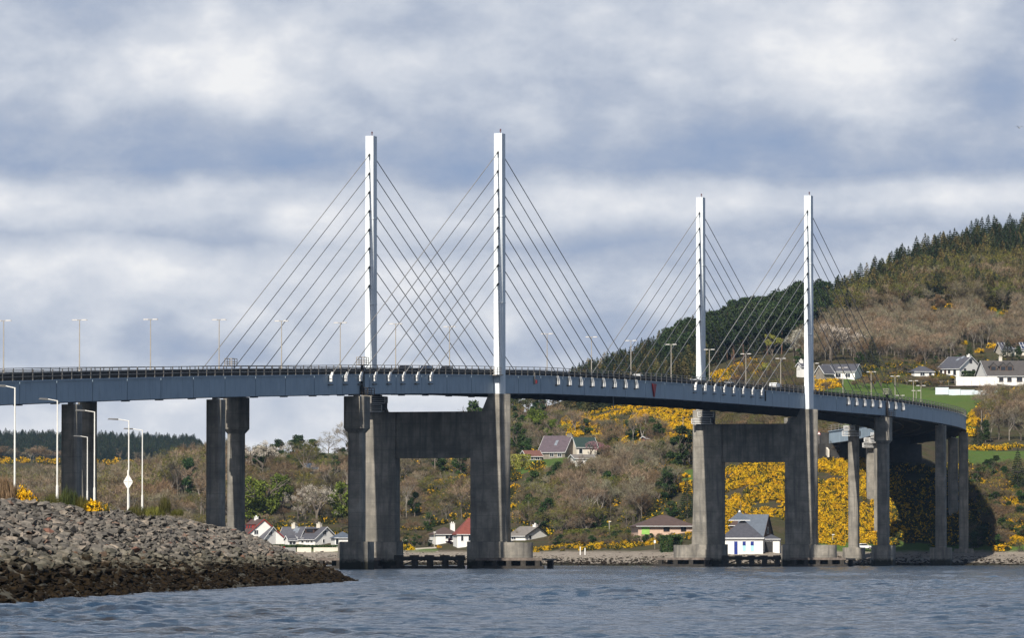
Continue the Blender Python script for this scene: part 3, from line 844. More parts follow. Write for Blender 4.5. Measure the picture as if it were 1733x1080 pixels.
# ---------------------------------------------------------------- near headland with its riprap
TOE = [(120, -21.5), (215, -23), (278, -23.7), (365, -22.0), (422, -19.3), (467, -16.8), (535, -14.4), (560, -15.2), (600, -19), (650, -26), (760, -42), (900, -62), (1050, -85)]
CRZ = [(120, 5.5), (377, 5.45), (400, 5.4), (449, 5.2), (513, 4.3), (547, 3.4), (579, 2.6), (609, 1.2), (640, .9), (700, 3.0), (760, 6.0), (1050, 9)]
CRX = [(120, 9.5), (400, 9.5), (449, 9.3), (513, 8.6), (547, 8.4), (579, 7.2), (609, 5.2), (640, 4.5), (700, 6), (760, 9), (1050, 12)]
def il(T, D): return float(np.interp(D, [p[0] for p in T], [p[1] for p in T]))
def bank(D, tt):
    """tt 0 = toe, 1 = crest, >1 metres*0.1 behind the crest"""
    X0 = il(TOE, D); zc = il(CRZ, D); cw = il(CRX, D)
    if tt <= 1:
        return X0 + 1.0 - (cw + 1.0) * tt, -0.45 + (zc + 0.45) * (tt ** 0.92)
    dx = (tt - 1) * 10
    rise = min(dx, 14) * 0.045 if D < 600 else min(dx, 14) * 0.10
    return X0 - cw - dx, zc + rise
tl = [-0.25, 0, .1, .2, .3, .4, .5, .6, .7, .8, .9, 1.0, 1.1, 1.25, 1.5, 1.8, 2.2, 2.8, 4, 7, 12, 25, 60]
vs = []; Dl = list(np.arange(120, 1051, 6.0))
for D in Dl:
    for tt in tl:
        x, z = bank(D, tt) if tt >= 0 else (il(TOE, D) + 5, -2.5)
        vs.append((x, D, z + (random.uniform(-.1, .1) if tt > 0 else 0)))
nt_ = len(tl)
fs = [(i * nt_ + j, i * nt_ + j + 1, (i + 1) * nt_ + j + 1, (i + 1) * nt_ + j) for i in range(len(Dl) - 1) for j in range(nt_ - 1)]
me = bpy.data.meshes.new('headland'); me.from_pydata(vs, [], fs)
m = mat('headland_soil', (0.07, 0.06, 0.035), 0.95, 0.25, 0.5, coord='World', bump=0.5)
me.materials.append(m); headland = tag(new_obj('headland', me), kind='structure')

# rocks
m = bpy.data.materials.new('riprap_stone'); m.use_nodes = True
t = NT(m.node_tree); t.n.clear()
bs = t.add('ShaderNodeBsdfPrincipled'); out = t.add('ShaderNodeOutputMaterial'); t.l.new(bs.outputs[0], out.inputs[0])
bs.inputs['Roughness'].default_value = 0.9; bs.inputs['Specular IOR Level'].default_value = 0.1
oi = t.add('ShaderNodeObjectInfo').outputs['Random']
pos = t.add('ShaderNodeNewGeometry').outputs['Position']
obj = t.add('ShaderNodeTexCoord').outputs['Object']
sp = t.add('ShaderNodeSeparateXYZ'); t.l.new(pos, sp.inputs[0])
c = t.ramp(oi, [(0.0, (0.10, 0.092, 0.08)), (0.22, (0.16, 0.145, 0.122)), (0.45, (0.20, 0.178, 0.148)), (0.64, (0.13, 0.117, 0.10)), (0.80, (0.25, 0.21, 0.17)), (0.91, (0.30, 0.25, 0.195)), (0.96, (0.22, 0.14, 0.10)), (0.988, (0.22, 0.105, 0.072))], 'CONSTANT')
c = t.mix(t.mr(t.noise(obj, 3.0, 5, 0.65), 0.38, 0.62, 0, 0.7), c, (0.055, 0.05, 0.045, 1))
nw = t.noise(pos, 0.5, 5, 0.65)
zz = t.math('ADD', sp.outputs[2], t.math('MULTIPLY', t.math('SUBTRACT', nw, 0.5), 4.2))
weed = t.mix(t.mr(t.noise(pos, 2.5, 3), 0.4, 0.65), (0.005, 0.003, 0.0015, 1), (0.020, 0.012, 0.004, 1))
c = t.mix(t.mr(zz, 2.7, 2.1, 0, 0.35), c, (0.05, 0.050, 0.018, 1))
c = t.mix(t.mr(zz, 2.0, 1.4, 0, 0.97), c, weed)
t.l.new(c, bs.inputs['Base Color'])
bn = t.add('ShaderNodeBump'); bn.inputs['Strength'].default_value = 0.6; bn.inputs['Distance'].default_value = 0.06
t.l.new(t.noise(obj, 5.0, 5, 0.7), bn.inputs['Height']); t.l.new(bn.outputs[0], bs.inputs['Normal'])
M_ROCK = m
import bmesh
def rock_mesh(seed):
    r_ = random.Random(seed); bm = bmesh.new()
    sx, sy, sz = r_.uniform(.75, 1.2), r_.uniform(.6, 1.0), r_.uniform(.32, .6)
    for i in range(15):
        v = Vector((r_.gauss(0, 1), r_.gauss(0, 1), r_.gauss(0, 1))).normalized() * r_.uniform(.72, 1.05)
        bm.verts.new((v.x * sx * .5, v.y * sy * .5, v.z * sz * .5))
    res = bmesh.ops.convex_hull(bm, input=bm.verts)
    for v in [g for g in res['geom_interior'] if isinstance(g, bmesh.types.BMVert)]: bm.verts.remove(v)
    me = bpy.data.meshes.new('rock'); bm.to_mesh(me); bm.free(); me.materials.append(M_ROCK); return me
ROCKS = [rock_mesh(i) for i in range(9)]
riprap = tag(empty('riprap_bank', (il(TOE, 400), 400, 0)), 'sloping bank of grey and pinkish boulders with dark wet weed at the waterline', 'rock bank')
rpts = []
D = 150.0
while D < 690:
    for _ in range(int(0.5 * 92)):
        tt = random.uniform(-0.06, 1.13 if D < 640 else .9)
        d2 = D + random.uniform(0, .5)
        x, z = bank(d2, max(0, tt)) if tt >= 0 else (il(TOE, d2) + 1 - tt * 8, -0.5)
        sz = random.choice([.18, .22, .27, .32, .38, .50, .78]) * random.uniform(.85, 1.25) * (1.05 if tt > .2 else .85)
        rpts.append((x, d2, z + sz * .10, sz))
    D += 0.5
vis = [i for i, p in enumerate(rpts) if 0 < CX + F * p[0] / p[1] < 600]
big = sorted(vis, key=lambda i: -rpts[i][3] / rpts[i][1])[:300]
bigs = set(big)
for n_i, i in enumerate(big):
    x, y, z, s_ = rpts[i]
    mm = Matrix.Translation((x, y, z)) @ Euler((random.uniform(-.5, .5), random.uniform(-.5, .5), random.uniform(0, 6.28))).to_matrix().to_4x4() @ Matrix.Scale(s_ * 1.25, 4)
    new_obj('boulder', ROCKS[n_i % 9], mm, riprap, False)

# ---------------------------------------------------------------- instanced stuff
def scatter(name, pts, variants, scale_attr=None, parent=None):
    """pts: list of (x,y,z, (sx,sy,sz), (rx,ry,rz)); variants: lists of source objects joined into one instance each"""
    me = bpy.data.meshes.new(name); P = np.array([p[:3] for p in pts], np.float32)
    me.vertices.add(len(P)); me.vertices.foreach_set('co', P.ravel())
    a1 = me.attributes.new('scl', 'FLOAT_VECTOR', 'POINT'); a1.data.foreach_set('vector', np.array([p[3] for p in pts], np.float32).ravel())
    a2 = me.attributes.new('rot', 'FLOAT_VECTOR', 'POINT'); a2.data.foreach_set('vector', np.array([p[4] for p in pts], np.float32).ravel())
    a3 = me.attributes.new('idx', 'INT', 'POINT'); a3.data.foreach_set('value', rng.integers(0, len(variants), len(P)).astype(np.int32))
    o = new_obj(name, me, None, parent, False) if parent else new_obj(name, me)
    ng = bpy.data.node_groups.new(name, 'GeometryNodeTree')
    ng.interface.new_socket('Geometry', in_out='INPUT', socket_type='NodeSocketGeometry')
    ng.interface.new_socket('Geometry', in_out='OUTPUT', socket_type='NodeSocketGeometry')
    gi = ng.nodes.new('NodeGroupInput'); go = ng.nodes.new('NodeGroupOutput')
    jn = ng.nodes.new('GeometryNodeJoinGeometry')
    for var in variants:
        j2 = ng.nodes.new('GeometryNodeJoinGeometry')
        for src in var:
            n = ng.nodes.new('GeometryNodeObjectInfo'); n.transform_space = 'ORIGINAL'; n.inputs['Object'].default_value = src
            ng.links.new(n.outputs['Geometry'], j2.inputs[0])
        g2 = ng.nodes.new('GeometryNodeGeometryToInstance'); ng.links.new(j2.outputs[0], g2.inputs[0])
        ng.links.new(g2.outputs[0], jn.inputs[0])
    ip = ng.nodes.new('GeometryNodeInstanceOnPoints')
    ip.inputs['Pick Instance'].default_value = True
    ng.links.new(gi.outputs[0], ip.inputs['Points']); ng.links.new(jn.outputs[0], ip.inputs['Instance'])
    for nm, typ, sock in (('idx', 'INT', 'Instance Index'), ('rot', 'FLOAT_VECTOR', 'Rotation'), ('scl', 'FLOAT_VECTOR', 'Scale')):
        na = ng.nodes.new('GeometryNodeInputNamedAttribute'); na.data_type = typ; na.inputs['Name'].default_value = nm
        ng.links.new(na.outputs['Attribute'], ip.inputs[sock])
    ng.links.new(ip.outputs[0], go.inputs[0])
    md = o.modifiers.new('scatter', 'NODES'); md.node_group = ng
    return tag(o, kind='stuff')
rsrc = [[riprap.children[i]] for i in range(9)]
scatter('loose_rocks', [(x, y, z, (s_, s_, s_), (random.uniform(-.5, .5), random.uniform(-.5, .5), random.uniform(0, 6.28)))
                        for i, (x, y, z, s_) in enumerate(rpts) if i not in bigs], rsrc, parent=riprap)
# stones of the far beach
fp = []
for _ in range(5200):
    px = random.uniform(455, 1430) if random.random() < .78 else random.uniform(1430, 1760)
    D0 = ground(px, 957.5); D = D0 + abs(random.gauss(0, 26)) - 2
    x = xat(px, D); z = tz(x, D)
    if z > 4.2 or (z > 3.0 and random.random() < .5): continue
    s_ = random.choice([.4, .6, .8, 1.2])
    fp.append((x, D, z, (s_, s_, s_ * .8), (0, random.uniform(-.5, .5), random.uniform(0, 6.28))))
m2 = M_ROCK.copy(); m2.name = 'beach_stone'
for n in m2.node_tree.nodes:
    if n.type == 'VALTORGB':
        for e, cc in zip(n.color_ramp.elements, [(.19, .16, .13), (.27, .235, .195), (.32, .28, .235), (.20, .17, .14), (.36, .31, .26), (.42, .38, .33), (.33, .23, .19), (.25, .19, .15)]): e.color = (*cc, 1)
bst = []
for i in range(4):
    me = rock_mesh(50 + i); me.materials.clear(); me.materials.append(m2)
    px = [870, 1110, 1122, 1090][i]; D = ground(px, 945); x = xat(px, D)
    o = new_obj('boulder', me, Matrix.Translation((x, D, tz(x, D) + .2)) @ Matrix.Scale(1.3, 4))
    tag(o, ['pale beach boulder at the right end of the near portal fender', 'pale beach boulder left of the farther portal fender', 'second pale boulder left of the farther portal fender, nearer it', 'pale boulder on the shingle below the peach bungalow'][i], 'boulder')
    bst.append([o])
scatter('beach_stones', fp, bst)

# ================================================================ VEGETATION
def leaf_mat(name, cols, rough=0.8, nsc=0.9, rand=0.25, spec=0.15):
    """cols: dark, mid, light of the foliage itself (leaf age and kind)"""
    m = bpy.data.materials.new(name); m.use_nodes = True
    t = NT(m.node_tree); t.n.clear()
    bs = t.add('ShaderNodeBsdfPrincipled'); out = t.add('ShaderNodeOutputMaterial'); t.l.new(bs.outputs[0], out.inputs[0])
    bs.inputs['Roughness'].default_value = rough; bs.inputs['Specular IOR Level'].default_value = spec
    g = t.add('ShaderNodeNewGeometry')
    pos = g.outputs['Position']
    f = t.math('ADD', t.math('MULTIPLY', t.noise(pos, nsc, 3, 0.6), 0.75), t.math('MULTIPLY', g.outputs['Random Per Island'], 0.25))
    c = t.ramp(f, [(0.36, cols[0]), (0.5, cols[1]), (0.64, cols[2])])
    oi = t.add('ShaderNodeObjectInfo').outputs['Random']
    k = t.math('ADD', t.math('MULTIPLY', oi, 2 * rand), 1 - rand)
    k2 = t.math('ADD', t.math('MULTIPLY', t.math('FRACT', t.math('MULTIPLY', oi, 7.31)), rand), 1 - rand / 2)
    c = t.mix(1.0, c, t.comb(t.math('MULTIPLY', k, k2), k, k), 'MULTIPLY')
    t.l.new(c, bs.inputs['Base Color'])
    return m
L_SPR = leaf_mat('spruce_needles', [(0.010, 0.016, 0.008), (0.023, 0.034, 0.015), (0.045, 0.058, 0.024)], rand=.3)
L_SPB = leaf_mat('olive_needles', [(0.036, 0.034, 0.012), (0.098, 0.080, 0.028), (0.17, 0.135, 0.05)], rand=.35)
L_PIN = leaf_mat('pine_needles', [(0.010, 0.018, 0.007), (0.024, 0.040, 0.014), (0.045, 0.066, 0.024)])
L_TWG = leaf_mat('bare_twigs', [(0.10, 0.078, 0.048), (0.19, 0.148, 0.094), (0.28, 0.23, 0.155)], rand=.3)
L_TWR = leaf_mat('reddish_twigs', [(0.075, 0.052, 0.028), (0.13, 0.092, 0.050), (0.19, 0.14, 0.082)], rand=.3)
L_BLO = leaf_mat('blossom', [(0.22, 0.19, 0.15), (0.40, 0.36, 0.29), (0.55, 0.50, 0.42)], rand=.15)
L_PNK = leaf_mat('pink_blossom', [(0.20, 0.09, 0.10), (0.33, 0.15, 0.18), (0.46, 0.25, 0.28)], rand=.15)
L_GRN = leaf_mat('fresh_leaves', [(0.040, 0.062, 0.009), (0.088, 0.122, 0.016), (0.15, 0.185, 0.027)], rand=.15)
L_YGR = leaf_mat('catkin_yellow_leaves', [(0.14, 0.15, 0.025), (0.23, 0.23, 0.045), (0.33, 0.31, 0.07)], rand=.1)
L_BUD = leaf_mat('olive_buds', [(0.050, 0.052, 0.011), (0.105, 0.102, 0.020), (0.17, 0.162, 0.034)], rand=.3)
L_DGR = leaf_mat('evergreen_leaves', [(0.012, 0.028, 0.008), (0.030, 0.055, 0.014), (0.055, 0.09, 0.024)], rand=.25)
L_GOG = leaf_mat('gorse_green', [(0.020, 0.026, 0.008), (0.045, 0.052, 0.014), (0.075, 0.078, 0.022)], rand=.3)
L_GOY = leaf_mat('gorse_flowers', [(0.36, 0.19, 0.006), (0.62, 0.36, 0.008), (0.80, 0.50, 0.014)], nsc=1.5, rand=.18)
L_PUR = leaf_mat('purple_leaves', [(0.03, 0.008, 0.016), (0.06, 0.014, 0.03), (0.09, 0.03, 0.05)])
BARK = mat('bark', (0.16, 0.13, 0.10), 0.9, 0.25, 1.0, obj_rand=0.3)
BARKL = mat('pale_bark', (0.34, 0.30, 0.25), 0.9, 0.2, 1.0, obj_rand=0.2)
BARKP = mat('pine_bark', (0.15, 0.085, 0.055), 0.9, 0.25, 1.0, obj_rand=0.3)

def quads_mesh(name, C_, A, B_, mat_, mats_idx=None):
    """triangles/quads at centres C_ with half axes A,B_ (n,3)"""
    n = len(C_)
    V_ = np.empty((n, 4, 3)); V_[:, 0] = C_ - A - B_ * .35; V_[:, 1] = C_ + A * .2 - B_; V_[:, 2] = C_ + A; V_[:, 3] = C_ - A * .1 + B_
    me = bpy.data.meshes.new(name); fast_mesh(me, V_.reshape(-1, 3), np.arange(4 * n).reshape(n, 4))
    for mm in (mat_ if isinstance(mat_, list) else [mat_]): me.materials.append(mm)
    if mats_idx is not None: me.polygons.foreach_set('material_index', mats_idx.astype(np.int32))
    return me
def rdir(r_, n):
    v = r_.normal(size=(n, 3)); return v / np.linalg.norm(v, axis=1, keepdims=True)
def axes(r_, n, s, asp=.6, up=None, upw=0.0):
    a = rdir(r_, n)
    if up is not None: a = a * (1 - upw) + up * upw; a /= np.linalg.norm(a, axis=1, keepdims=True)
    b_ = np.cross(a, rdir(r_, n)); b_ /= np.linalg.norm(b_, axis=1, keepdims=True) + 1e-9
    s = s * r_.uniform(.6, 1.3, (n, 1))
    return a * s, b_ * s * asp
# every crown is modelled 10 m high, base of trunk at the origin
def crown_spruce(seed, m, R=2.1, n=1500, z0=.9, ragged=.25):
    r_ = np.random.default_rng(seed)
    z = z0 + (10 - z0) * (1 - np.sqrt(r_.uniform(0, 1, n))) ** .92
    lay = np.round(z / .5) * .5 * .5 + z * .5
    rad = R * ((10 - lay) / (10 - z0)) ** .8
    ang = r_.uniform(0, 2 * pi, n)
    lob = 1 + ragged * np.sin(ang * 3 + z * 2.1 + seed) * .6 + r_.normal(0, ragged * .4, n)
    rr = rad * lob * np.sqrt(r_.uniform(.12, 1, n)) + .05
    Cc = np.stack([rr * np.cos(ang), rr * np.sin(ang), lay - rr * .18], 1)
    out_ = np.stack([np.cos(ang), np.sin(ang), np.full(n, -.35)], 1)
    A, B_ = axes(r_, n, .24, .42, out_, .72)
    top = np.array([[0, 0, 9.9]] * 14) + r_.normal(0, .06, (14, 3)) - np.array([0, 0, 1]) * r_.uniform(0, .8, (14, 1))
    A2, B2 = axes(r_, 14, .20, .35, np.array([[0, 0, 1.]]), .8)
    return quads_mesh('crown', np.vstack([Cc, top]), np.vstack([A, A2]), np.vstack([B_, B2]), m)
def crown_clumps(seed, m, clumps, n, s=.28, asp=.7, shell=.45):
    r_ = np.random.default_rng(seed)
    w_ = np.array([c[3] ** 2 for c in clumps]); k = r_.choice(len(clumps), n, p=w_ / w_.sum())
    cc = np.array(clumps)[k]
    d_ = rdir(r_, n); rr = (shell + (1 - shell) * r_.uniform(0, 1, (n, 1))) * (1 + .12 * r_.normal(size=(n, 1)))
    P = cc[:, :3] + d_ * rr * cc[:, 3:4] * np.array([1, 1, .75])
    A, B_ = axes(r_, n, s, asp)
    return quads_mesh('crown', P, A, B_, m)
def clump_set(seed, z0, z1, R, n, cr=(.8, 1.5), shape='round'):
    r_ = random.Random(seed); L = []
    for i in range(n):
        f = r_.random(); z = z0 + (z1 - z0) * f
        prof = sqrt(max(.05, 1 - (2 * f - 1) ** 2)) if shape == 'round' else (1.1 - .6 * f)
        a = r_.uniform(0, 6.28); rr = R * prof * sqrt(r_.random()) * .8
        L.append((rr * cos(a), rr * sin(a), z, r_.uniform(*cr)))
    return L
def limb_tree(seed, m, spread=1.0, tr=.16, levels=4, fork=3, up=.55, first=2.2, bare=True):
    r_ = random.Random(seed); mb = MB(); tips = []
    def grow(p, d_, L, r0, lv):
        q = p + d_ * L
        mb.tube(p, q, r0, r0 * .62, n=4 if lv > 0 else 7, caps=False)
        if lv >= levels: tips.append((q, d_)); return
        for k in range(fork if lv else fork + 1):
            a = Vector((r_.gauss(0, 1), r_.gauss(0, 1), r_.gauss(0, .5)))
            nd = (d_ * .75 + a.normalized() * spread * .72 + Vector((0, 0, up * .35))).normalized()
            grow(p + d_ * L * r_.uniform(.62, 1.0), nd, L * r_.uniform(.58, .80), r0 * .55, lv + 1)
    grow(Vector((0, 0, -.6)), Vector((r_.gauss(0, .04), r_.gauss(0, .04), 1)).normalized(), first + .6, tr, 0)
    zm = max(t_[0].z for t_ in tips); sc = 9.6 / zm
    mb.v = [(x * sc, y * sc, z * sc) for x, y, z in mb.v]
    tips = [(t_[0] * sc, t_[1]) for t_ in tips]
    return mb.mesh('trunk', m), tips
def crown_twigs(seed, m, tips, per=9, L=.62, wd=.035, spread=.5):
    r_ = np.random.default_rng(seed)
    P = np.repeat(np.array([list(t_[0]) for t_ in tips]), per, 0); Dd = np.repeat(np.array([list(t_[1]) for t_ in tips]), per, 0)
    n = len(P)
    dd = Dd * .6 + rdir(r_, n) * .8 + np.array([0, 0, .35]); dd /= np.linalg.norm(dd, axis=1, keepdims=True)
    P = P + rdir(r_, n) * spread * r_.uniform(0, 1, (n, 1))
    l_ = L * r_.uniform(.5, 1.3, (n, 1)); A = dd * l_
    B_ = np.cross(dd, rdir(r_, n)); B_ /= np.linalg.norm(B_, axis=1, keepdims=True) + 1e-9
    return quads_mesh('crown', P + A * .5, A, B_ * wd, m)
def crown_tips(seed, m, tips, per, s=.14, spread=.6, asp=.8):
    r_ = np.random.default_rng(seed)
    P = np.repeat(np.array([list(t_[0]) for t_ in tips]), per, 0); n = len(P)
    P = P + rdir(r_, n) * spread * r_.uniform(0, 1, (n, 1)) ** .6
    A, B_ = axes(r_, n, s, asp)
    return quads_mesh('crown', P, A, B_, m)
def stem_mesh(r0, h, m, lean=.0, seed=0, snags=0):
    mb = MB(); mb.tube((0, 0, -.8), (lean, 0, h * .5), r0, r0 * .75, n=7, caps=False); mb.tube((lean, 0, h * .5), (lean * .6, 0, h), r0 * .75, r0 * .3, n=6)
    r_ = random.Random(seed)
    for i in range(snags):
        z = r_.uniform(h * .35, h * .95); a = r_.uniform(0, 6.28); L = r_.uniform(.5, 1.3)
        mb.tube((lean, 0, z), (lean + L * cos(a), L * sin(a), z + r_.uniform(-.1, .5)), .05, .02, n=4, caps=False)
    return mb.mesh('trunk', m)
KIND = {}
def mk(kind, var): KIND.setdefault(kind, []).append(var)
for i in range(4): mk('spruce', (crown_spruce(i, L_SPR, R=[2.2, 2.6, 1.9, 2.4][i], n=2600, ragged=.38), stem_mesh(.13, 9.3, BARKP, 0, i)))
for i in range(3): mk('larch', (crown_spruce(20 + i, L_SPB, R=[2.2, 2.5, 2.0][i], n=2200, ragged=.55), stem_mesh(.13, 9.3, BARK, 0, i)))
for i in range(4):
    mk('pine', (crown_clumps(30 + i, L_PIN, clump_set(i, 5.0, 9.0, 2.6, 11, (.8, 1.4)), 1700, .24, .6), stem_mesh(.17, 8.6, BARKP, .3, i, 9)))
for i in range(5):
    tm, tp = limb_tree(40 + i, BARKL if i % 2 else BARK, [.95, .8, 1.1, .7, .9][i], .13, 4, 3, .6, [2.6, 3.2, 2.0, 3.6, 2.6][i])
    mk('bare', (crown_twigs(i, L_TWG, tp, 7, .8, .028, .5), tm))
for i in range(3):
    tm, tp = limb_tree(60 + i, BARK, [1.0, 1.2, .9][i], .14, 4, 3, .5, [1.6, 1.2, 1.8][i])
    mk('scrub', (crown_twigs(i + 9, L_TWR, tp, 12, .8, .035, .8), tm))
for i in range(3):
    tm, tp = limb_tree(70 + i, BARK, 1.1, .15, 4, 3, .45, 1.3)
    mk('blossom', (crown_tips(i, L_BLO, tp, 34, .10, .62), tm))
tm, tp = limb_tree(77, BARK, 1.1, .15, 4, 3, .45, 1.3); mk('pinkblossom', (crown_tips(7, L_PNK, tp, 24, .10, .6), tm))
for i in range(3):
    tm, tp = limb_tree(80 + i, BARK, 1.0, .16, 3, 3, .5, 1.8)
    mk('green', (crown_clumps(80 + i, L_GRN, clump_set(80 + i, 2.0, 8.9, 3.9, 22, (1.0, 1.7)), 5200, .20, .8, .55), tm))
    tm, tp = limb_tree(84 + i, BARK, 1.0, .13, 4, 3, .5, 1.8)
    mk('budding', (crown_tips(84 + i, L_BUD, tp, 13, .11, .7), tm))
    tm, tp = limb_tree(88 + i, BARK, .9, .15, 3, 3, .5, 1.6)
    mk('evergreen', (crown_clumps(88 + i, L_DGR, clump_set(88 + i, 1.5, 8.9, 2.9, 16, (.9, 1.5)), 3600, .22, .8, .5), tm))
tm, tp = limb_tree(93, BARK, .9, .13, 4, 3, .6, 1.8); mk('yellowgreen', (crown_tips(93, L_YGR, tp, 22, .12, .6), tm))
mk('purple', (crown_clumps(96, L_PUR, clump_set(96, 1.5, 8.5, 3.4, 12, (1.2, 2)), 1500, .4, .8, .5), stem_mesh(.3, 4, BARK)))
mk('cone', (crown_spruce(97, L_DGR, 2.9, 2600, .2, .18), stem_mesh(.2, 9, BARK)))
mk('darkcone', (crown_spruce(98, L_SPR, 3.0, 2600, .2, .3), stem_mesh(.2, 9, BARK)))

NAME = dict(spruce='spruce_tree', larch='larch_tree', pine='pine_tree', bare='bare_tree', scrub='bare_tree', blossom='blossom_tree', pinkblossom='blossom_tree', green='leafy_tree',
            budding='budding_tree', evergreen='evergreen_tree', yellowgreen='leafy_tree', purple='purple_shrub', cone='conifer_tree', darkcone='conifer_tree')
SRC = {}
def tree(kind, px, y, hpx, wide=1.0, label=None, group=None, v=None, D=None, cat='tree'):
    if D is None: x, D, z = gpt(px, y)
    else: x = xat(px, D); z = tz(x, D)
    vs = KIND[kind]; v = random.randrange(len(vs)) if v is None else v % len(vs)
    h = hpx * D / F / 10.0
    root = empty(NAME[kind], (x, D, z - .1), random.uniform(0, 6.28), (h * wide, h * wide, h), label, cat, group)
    cr, tr = vs[v]
    a = new_obj('crown' if kind != 'purple' else 'foliage', cr, None, root); b_ = new_obj('trunk', tr, None, root)
    SRC.setdefault((kind, v), [a, b_])
    return root
def srcs(kind):
    for v in range(len(KIND[kind])):
        if (kind, v) not in SRC:
            raise RuntimeError('no source ' + kind + str(v))
    return [SRC[(kind, v)] for v in range(len(KIND[kind]))]
KEEP = []
def keep(x0, x1, y0, y1, D): KEEP.append((x0, x1, y0, y1, D))
def blocked(px, y, D, hpx, wpx):
    for x0, x1, y0, y1, Dk in KEEP:
        if D < Dk + 4 and px + wpx > x0 and px - wpx < x1 and y > y0 and y - hpx < y1: return True
    return False
def hero(kind, px, y, hpx, wide=1.0, label=None, group=None, v=None, cat='tree', clear=.75):
    D = ground(px, y); keep(px - hpx * wide * .22, px + hpx * wide * .22, y - hpx, y - hpx * (1 - clear), D)
    return tree(kind, px, y, hpx, wide, label, group, v, D, cat)
def rpoly(poly):
    xs = [p[0] for p in poly]; ys = [p[1] for p in poly]
    while True:
        x, y = random.uniform(min(xs), max(xs)), random.uniform(min(ys), max(ys))
        if inpoly(np.array(x), np.array(y), poly): return x, y
def many(kind, n, poly, h0, h1, wide, label, group, D=None):
    """n separate trees with metre heights"""
    for i in range(n):
        for _ in range(12):
            px, y = rpoly(poly); DD_ = ground(px, y)
            if i < len(KIND[kind]) or not blocked(px, y, DD_, (h0 + h1) * .5 * F / DD_, h1 * .22 * F / DD_): break
        else: continue
        tree(kind, px, y, random.uniform(h0, h1) * F / DD_, wide * random.uniform(.85, 1.15), label, group, v=i, D=DD_)
def stuff_trees(name, kinds, n, poly, h0, h1, wide=1.0, Dmin=0, sc=1.0):
    S = sum([srcs(k) for k in kinds], []); pts = []
    for _ in range(n):
        px, y = rpoly(poly); D = ground(px, y)
        if D < Dmin: continue
        x = xat(px, D); h = random.uniform(h0, h1) / 10
        if blocked(px, y, D, h * 10 * F / D, h * 2.2 * wide * F / D): continue
        pts.append((x, D, tz(x, D) - .2, (h * wide, h * wide, h), (0, 0, random.uniform(0, 6.28))))
    return scatter(name, pts, S)

# ================================================================ HOUSES
W_WHITE = mat('white_harling', (0.80, 0.78, 0.73), 0.85, 0.05, 0.8)
W_CREAM = mat('cream_render', (0.66, 0.60, 0.50), 0.85, 0.06, 0.8)
W_PEACH = mat('peach_render', (0.60, 0.42, 0.31), 0.85, 0.08, 0.8)
W_STONE = mat('grey_stone_wall', (0.26, 0.23, 0.19), 0.9, 0.2, 1.2, bump=0.3)
W_BROWN = mat('brown_cladding', (0.13, 0.085, 0.06), 0.8, 0.15, 1.2)
R_SLATE = mat('slate_roof', (0.085, 0.085, 0.098), 0.6, 0.15, 1.5, bump=0.3)
R_BLUE = mat('blue_slate_roof', (0.10, 0.12, 0.15), 0.55, 0.12, 1.5, bump=0.3)
R_BROWN = mat('brown_tile_roof', (0.095, 0.062, 0.052), 0.8, 0.15, 1.5, bump=0.3)
R_DKG = mat('dark_grey_tile_roof', (0.095, 0.085, 0.078), 0.8, 0.15, 1.5, bump=0.3)
R_GREY = mat('grey_tile_roof', (0.19, 0.17, 0.15), 0.8, 0.12, 1.5, bump=0.3)
R_RDB = mat('faded_red_roof', (0.17, 0.075, 0.055), 0.8, 0.15, 1.5)
R_RED = mat('red_tile_roof', (0.19, 0.05, 0.035), 0.8, 0.12, 1.5, bump=0.3)
R_MAUVE = mat('mauve_slate_roof', (0.105, 0.078, 0.090), 0.7, 0.15, 1.5, bump=0.3)
R_GREEN = mat('green_metal_roof', (0.028, 0.05, 0.042), 0.6, 0.15, 1.5)
M_GLASS = mat('window_glass', (0.02, 0.024, 0.03), 0.12, 0.1, 1.0, spec=0.6)
M_FRAME = mat('white_window_frame', (0.72, 0.72, 0.70), 0.5, 0.05)
M_DOORB = mat('blue_door_paint', (0.01, 0.03, 0.22), 0.5, 0.1)
M_CYAN = mat('pale_cyan_glazing', (0.38, 0.74, 0.74), 0.35, 0.05)
M_BROWNF = mat('brown_frame', (0.07, 0.04, 0.03), 0.6, 0.1)
M_REDW = mat('red_timber', (0.36, 0.04, 0.03), 0.7, 0.1)
M_GREEND = mat('lime_green_door', (0.30, 0.55, 0.12), 0.6, 0.1)
M_PALEB = mat('pale_blue_white_render', (0.60, 0.66, 0.70), 0.8, 0.05, 0.6)

def window(root, face, u, z, w_, h_, L, Wd, fm=None, name='window'):
    fm = fm or M_FRAME
    mb = MB(); pb = MB(); t_ = 0.09
    def put(mbx, a0, a1, z0, z1, d0, d1):
        if face == 'f': mbx.box(a0, a1, -Wd / 2 - d1, -Wd / 2 - d0, z0, z1)
        elif face == 'r': mbx.box(L / 2 + d0, L / 2 + d1, a0, a1, z0, z1)
        else: mbx.box(-L / 2 - d1, -L / 2 - d0, a0, a1, z0, z1)
    span = L if face == 'f' else Wd
    c = -span / 2 + u * span
    put(mb, c - w_ / 2, c + w_ / 2, z - t_, z, 0.003, 0.08); put(mb, c - w_ / 2, c + w_ / 2, z + h_, z + h_ + t_, 0.003, 0.08)
    put(mb, c - w_ / 2 - t_, c - w_ / 2, z - t_, z + h_ + t_, 0.003, 0.08); put(mb, c + w_ / 2, c + w_ / 2 + t_, z - t_, z + h_ + t_, 0.003, 0.08)
    if w_ > 1.0: put(mb, c - .035, c + .035, z, z + h_, 0.03, 0.07)
    put(pb, c - w_ / 2, c + w_ / 2, z, z + h_, 0.004, 0.028)
    f_ = mb.build(name, fm, root); pb.build('pane', M_GLASS, f_)
    return f_
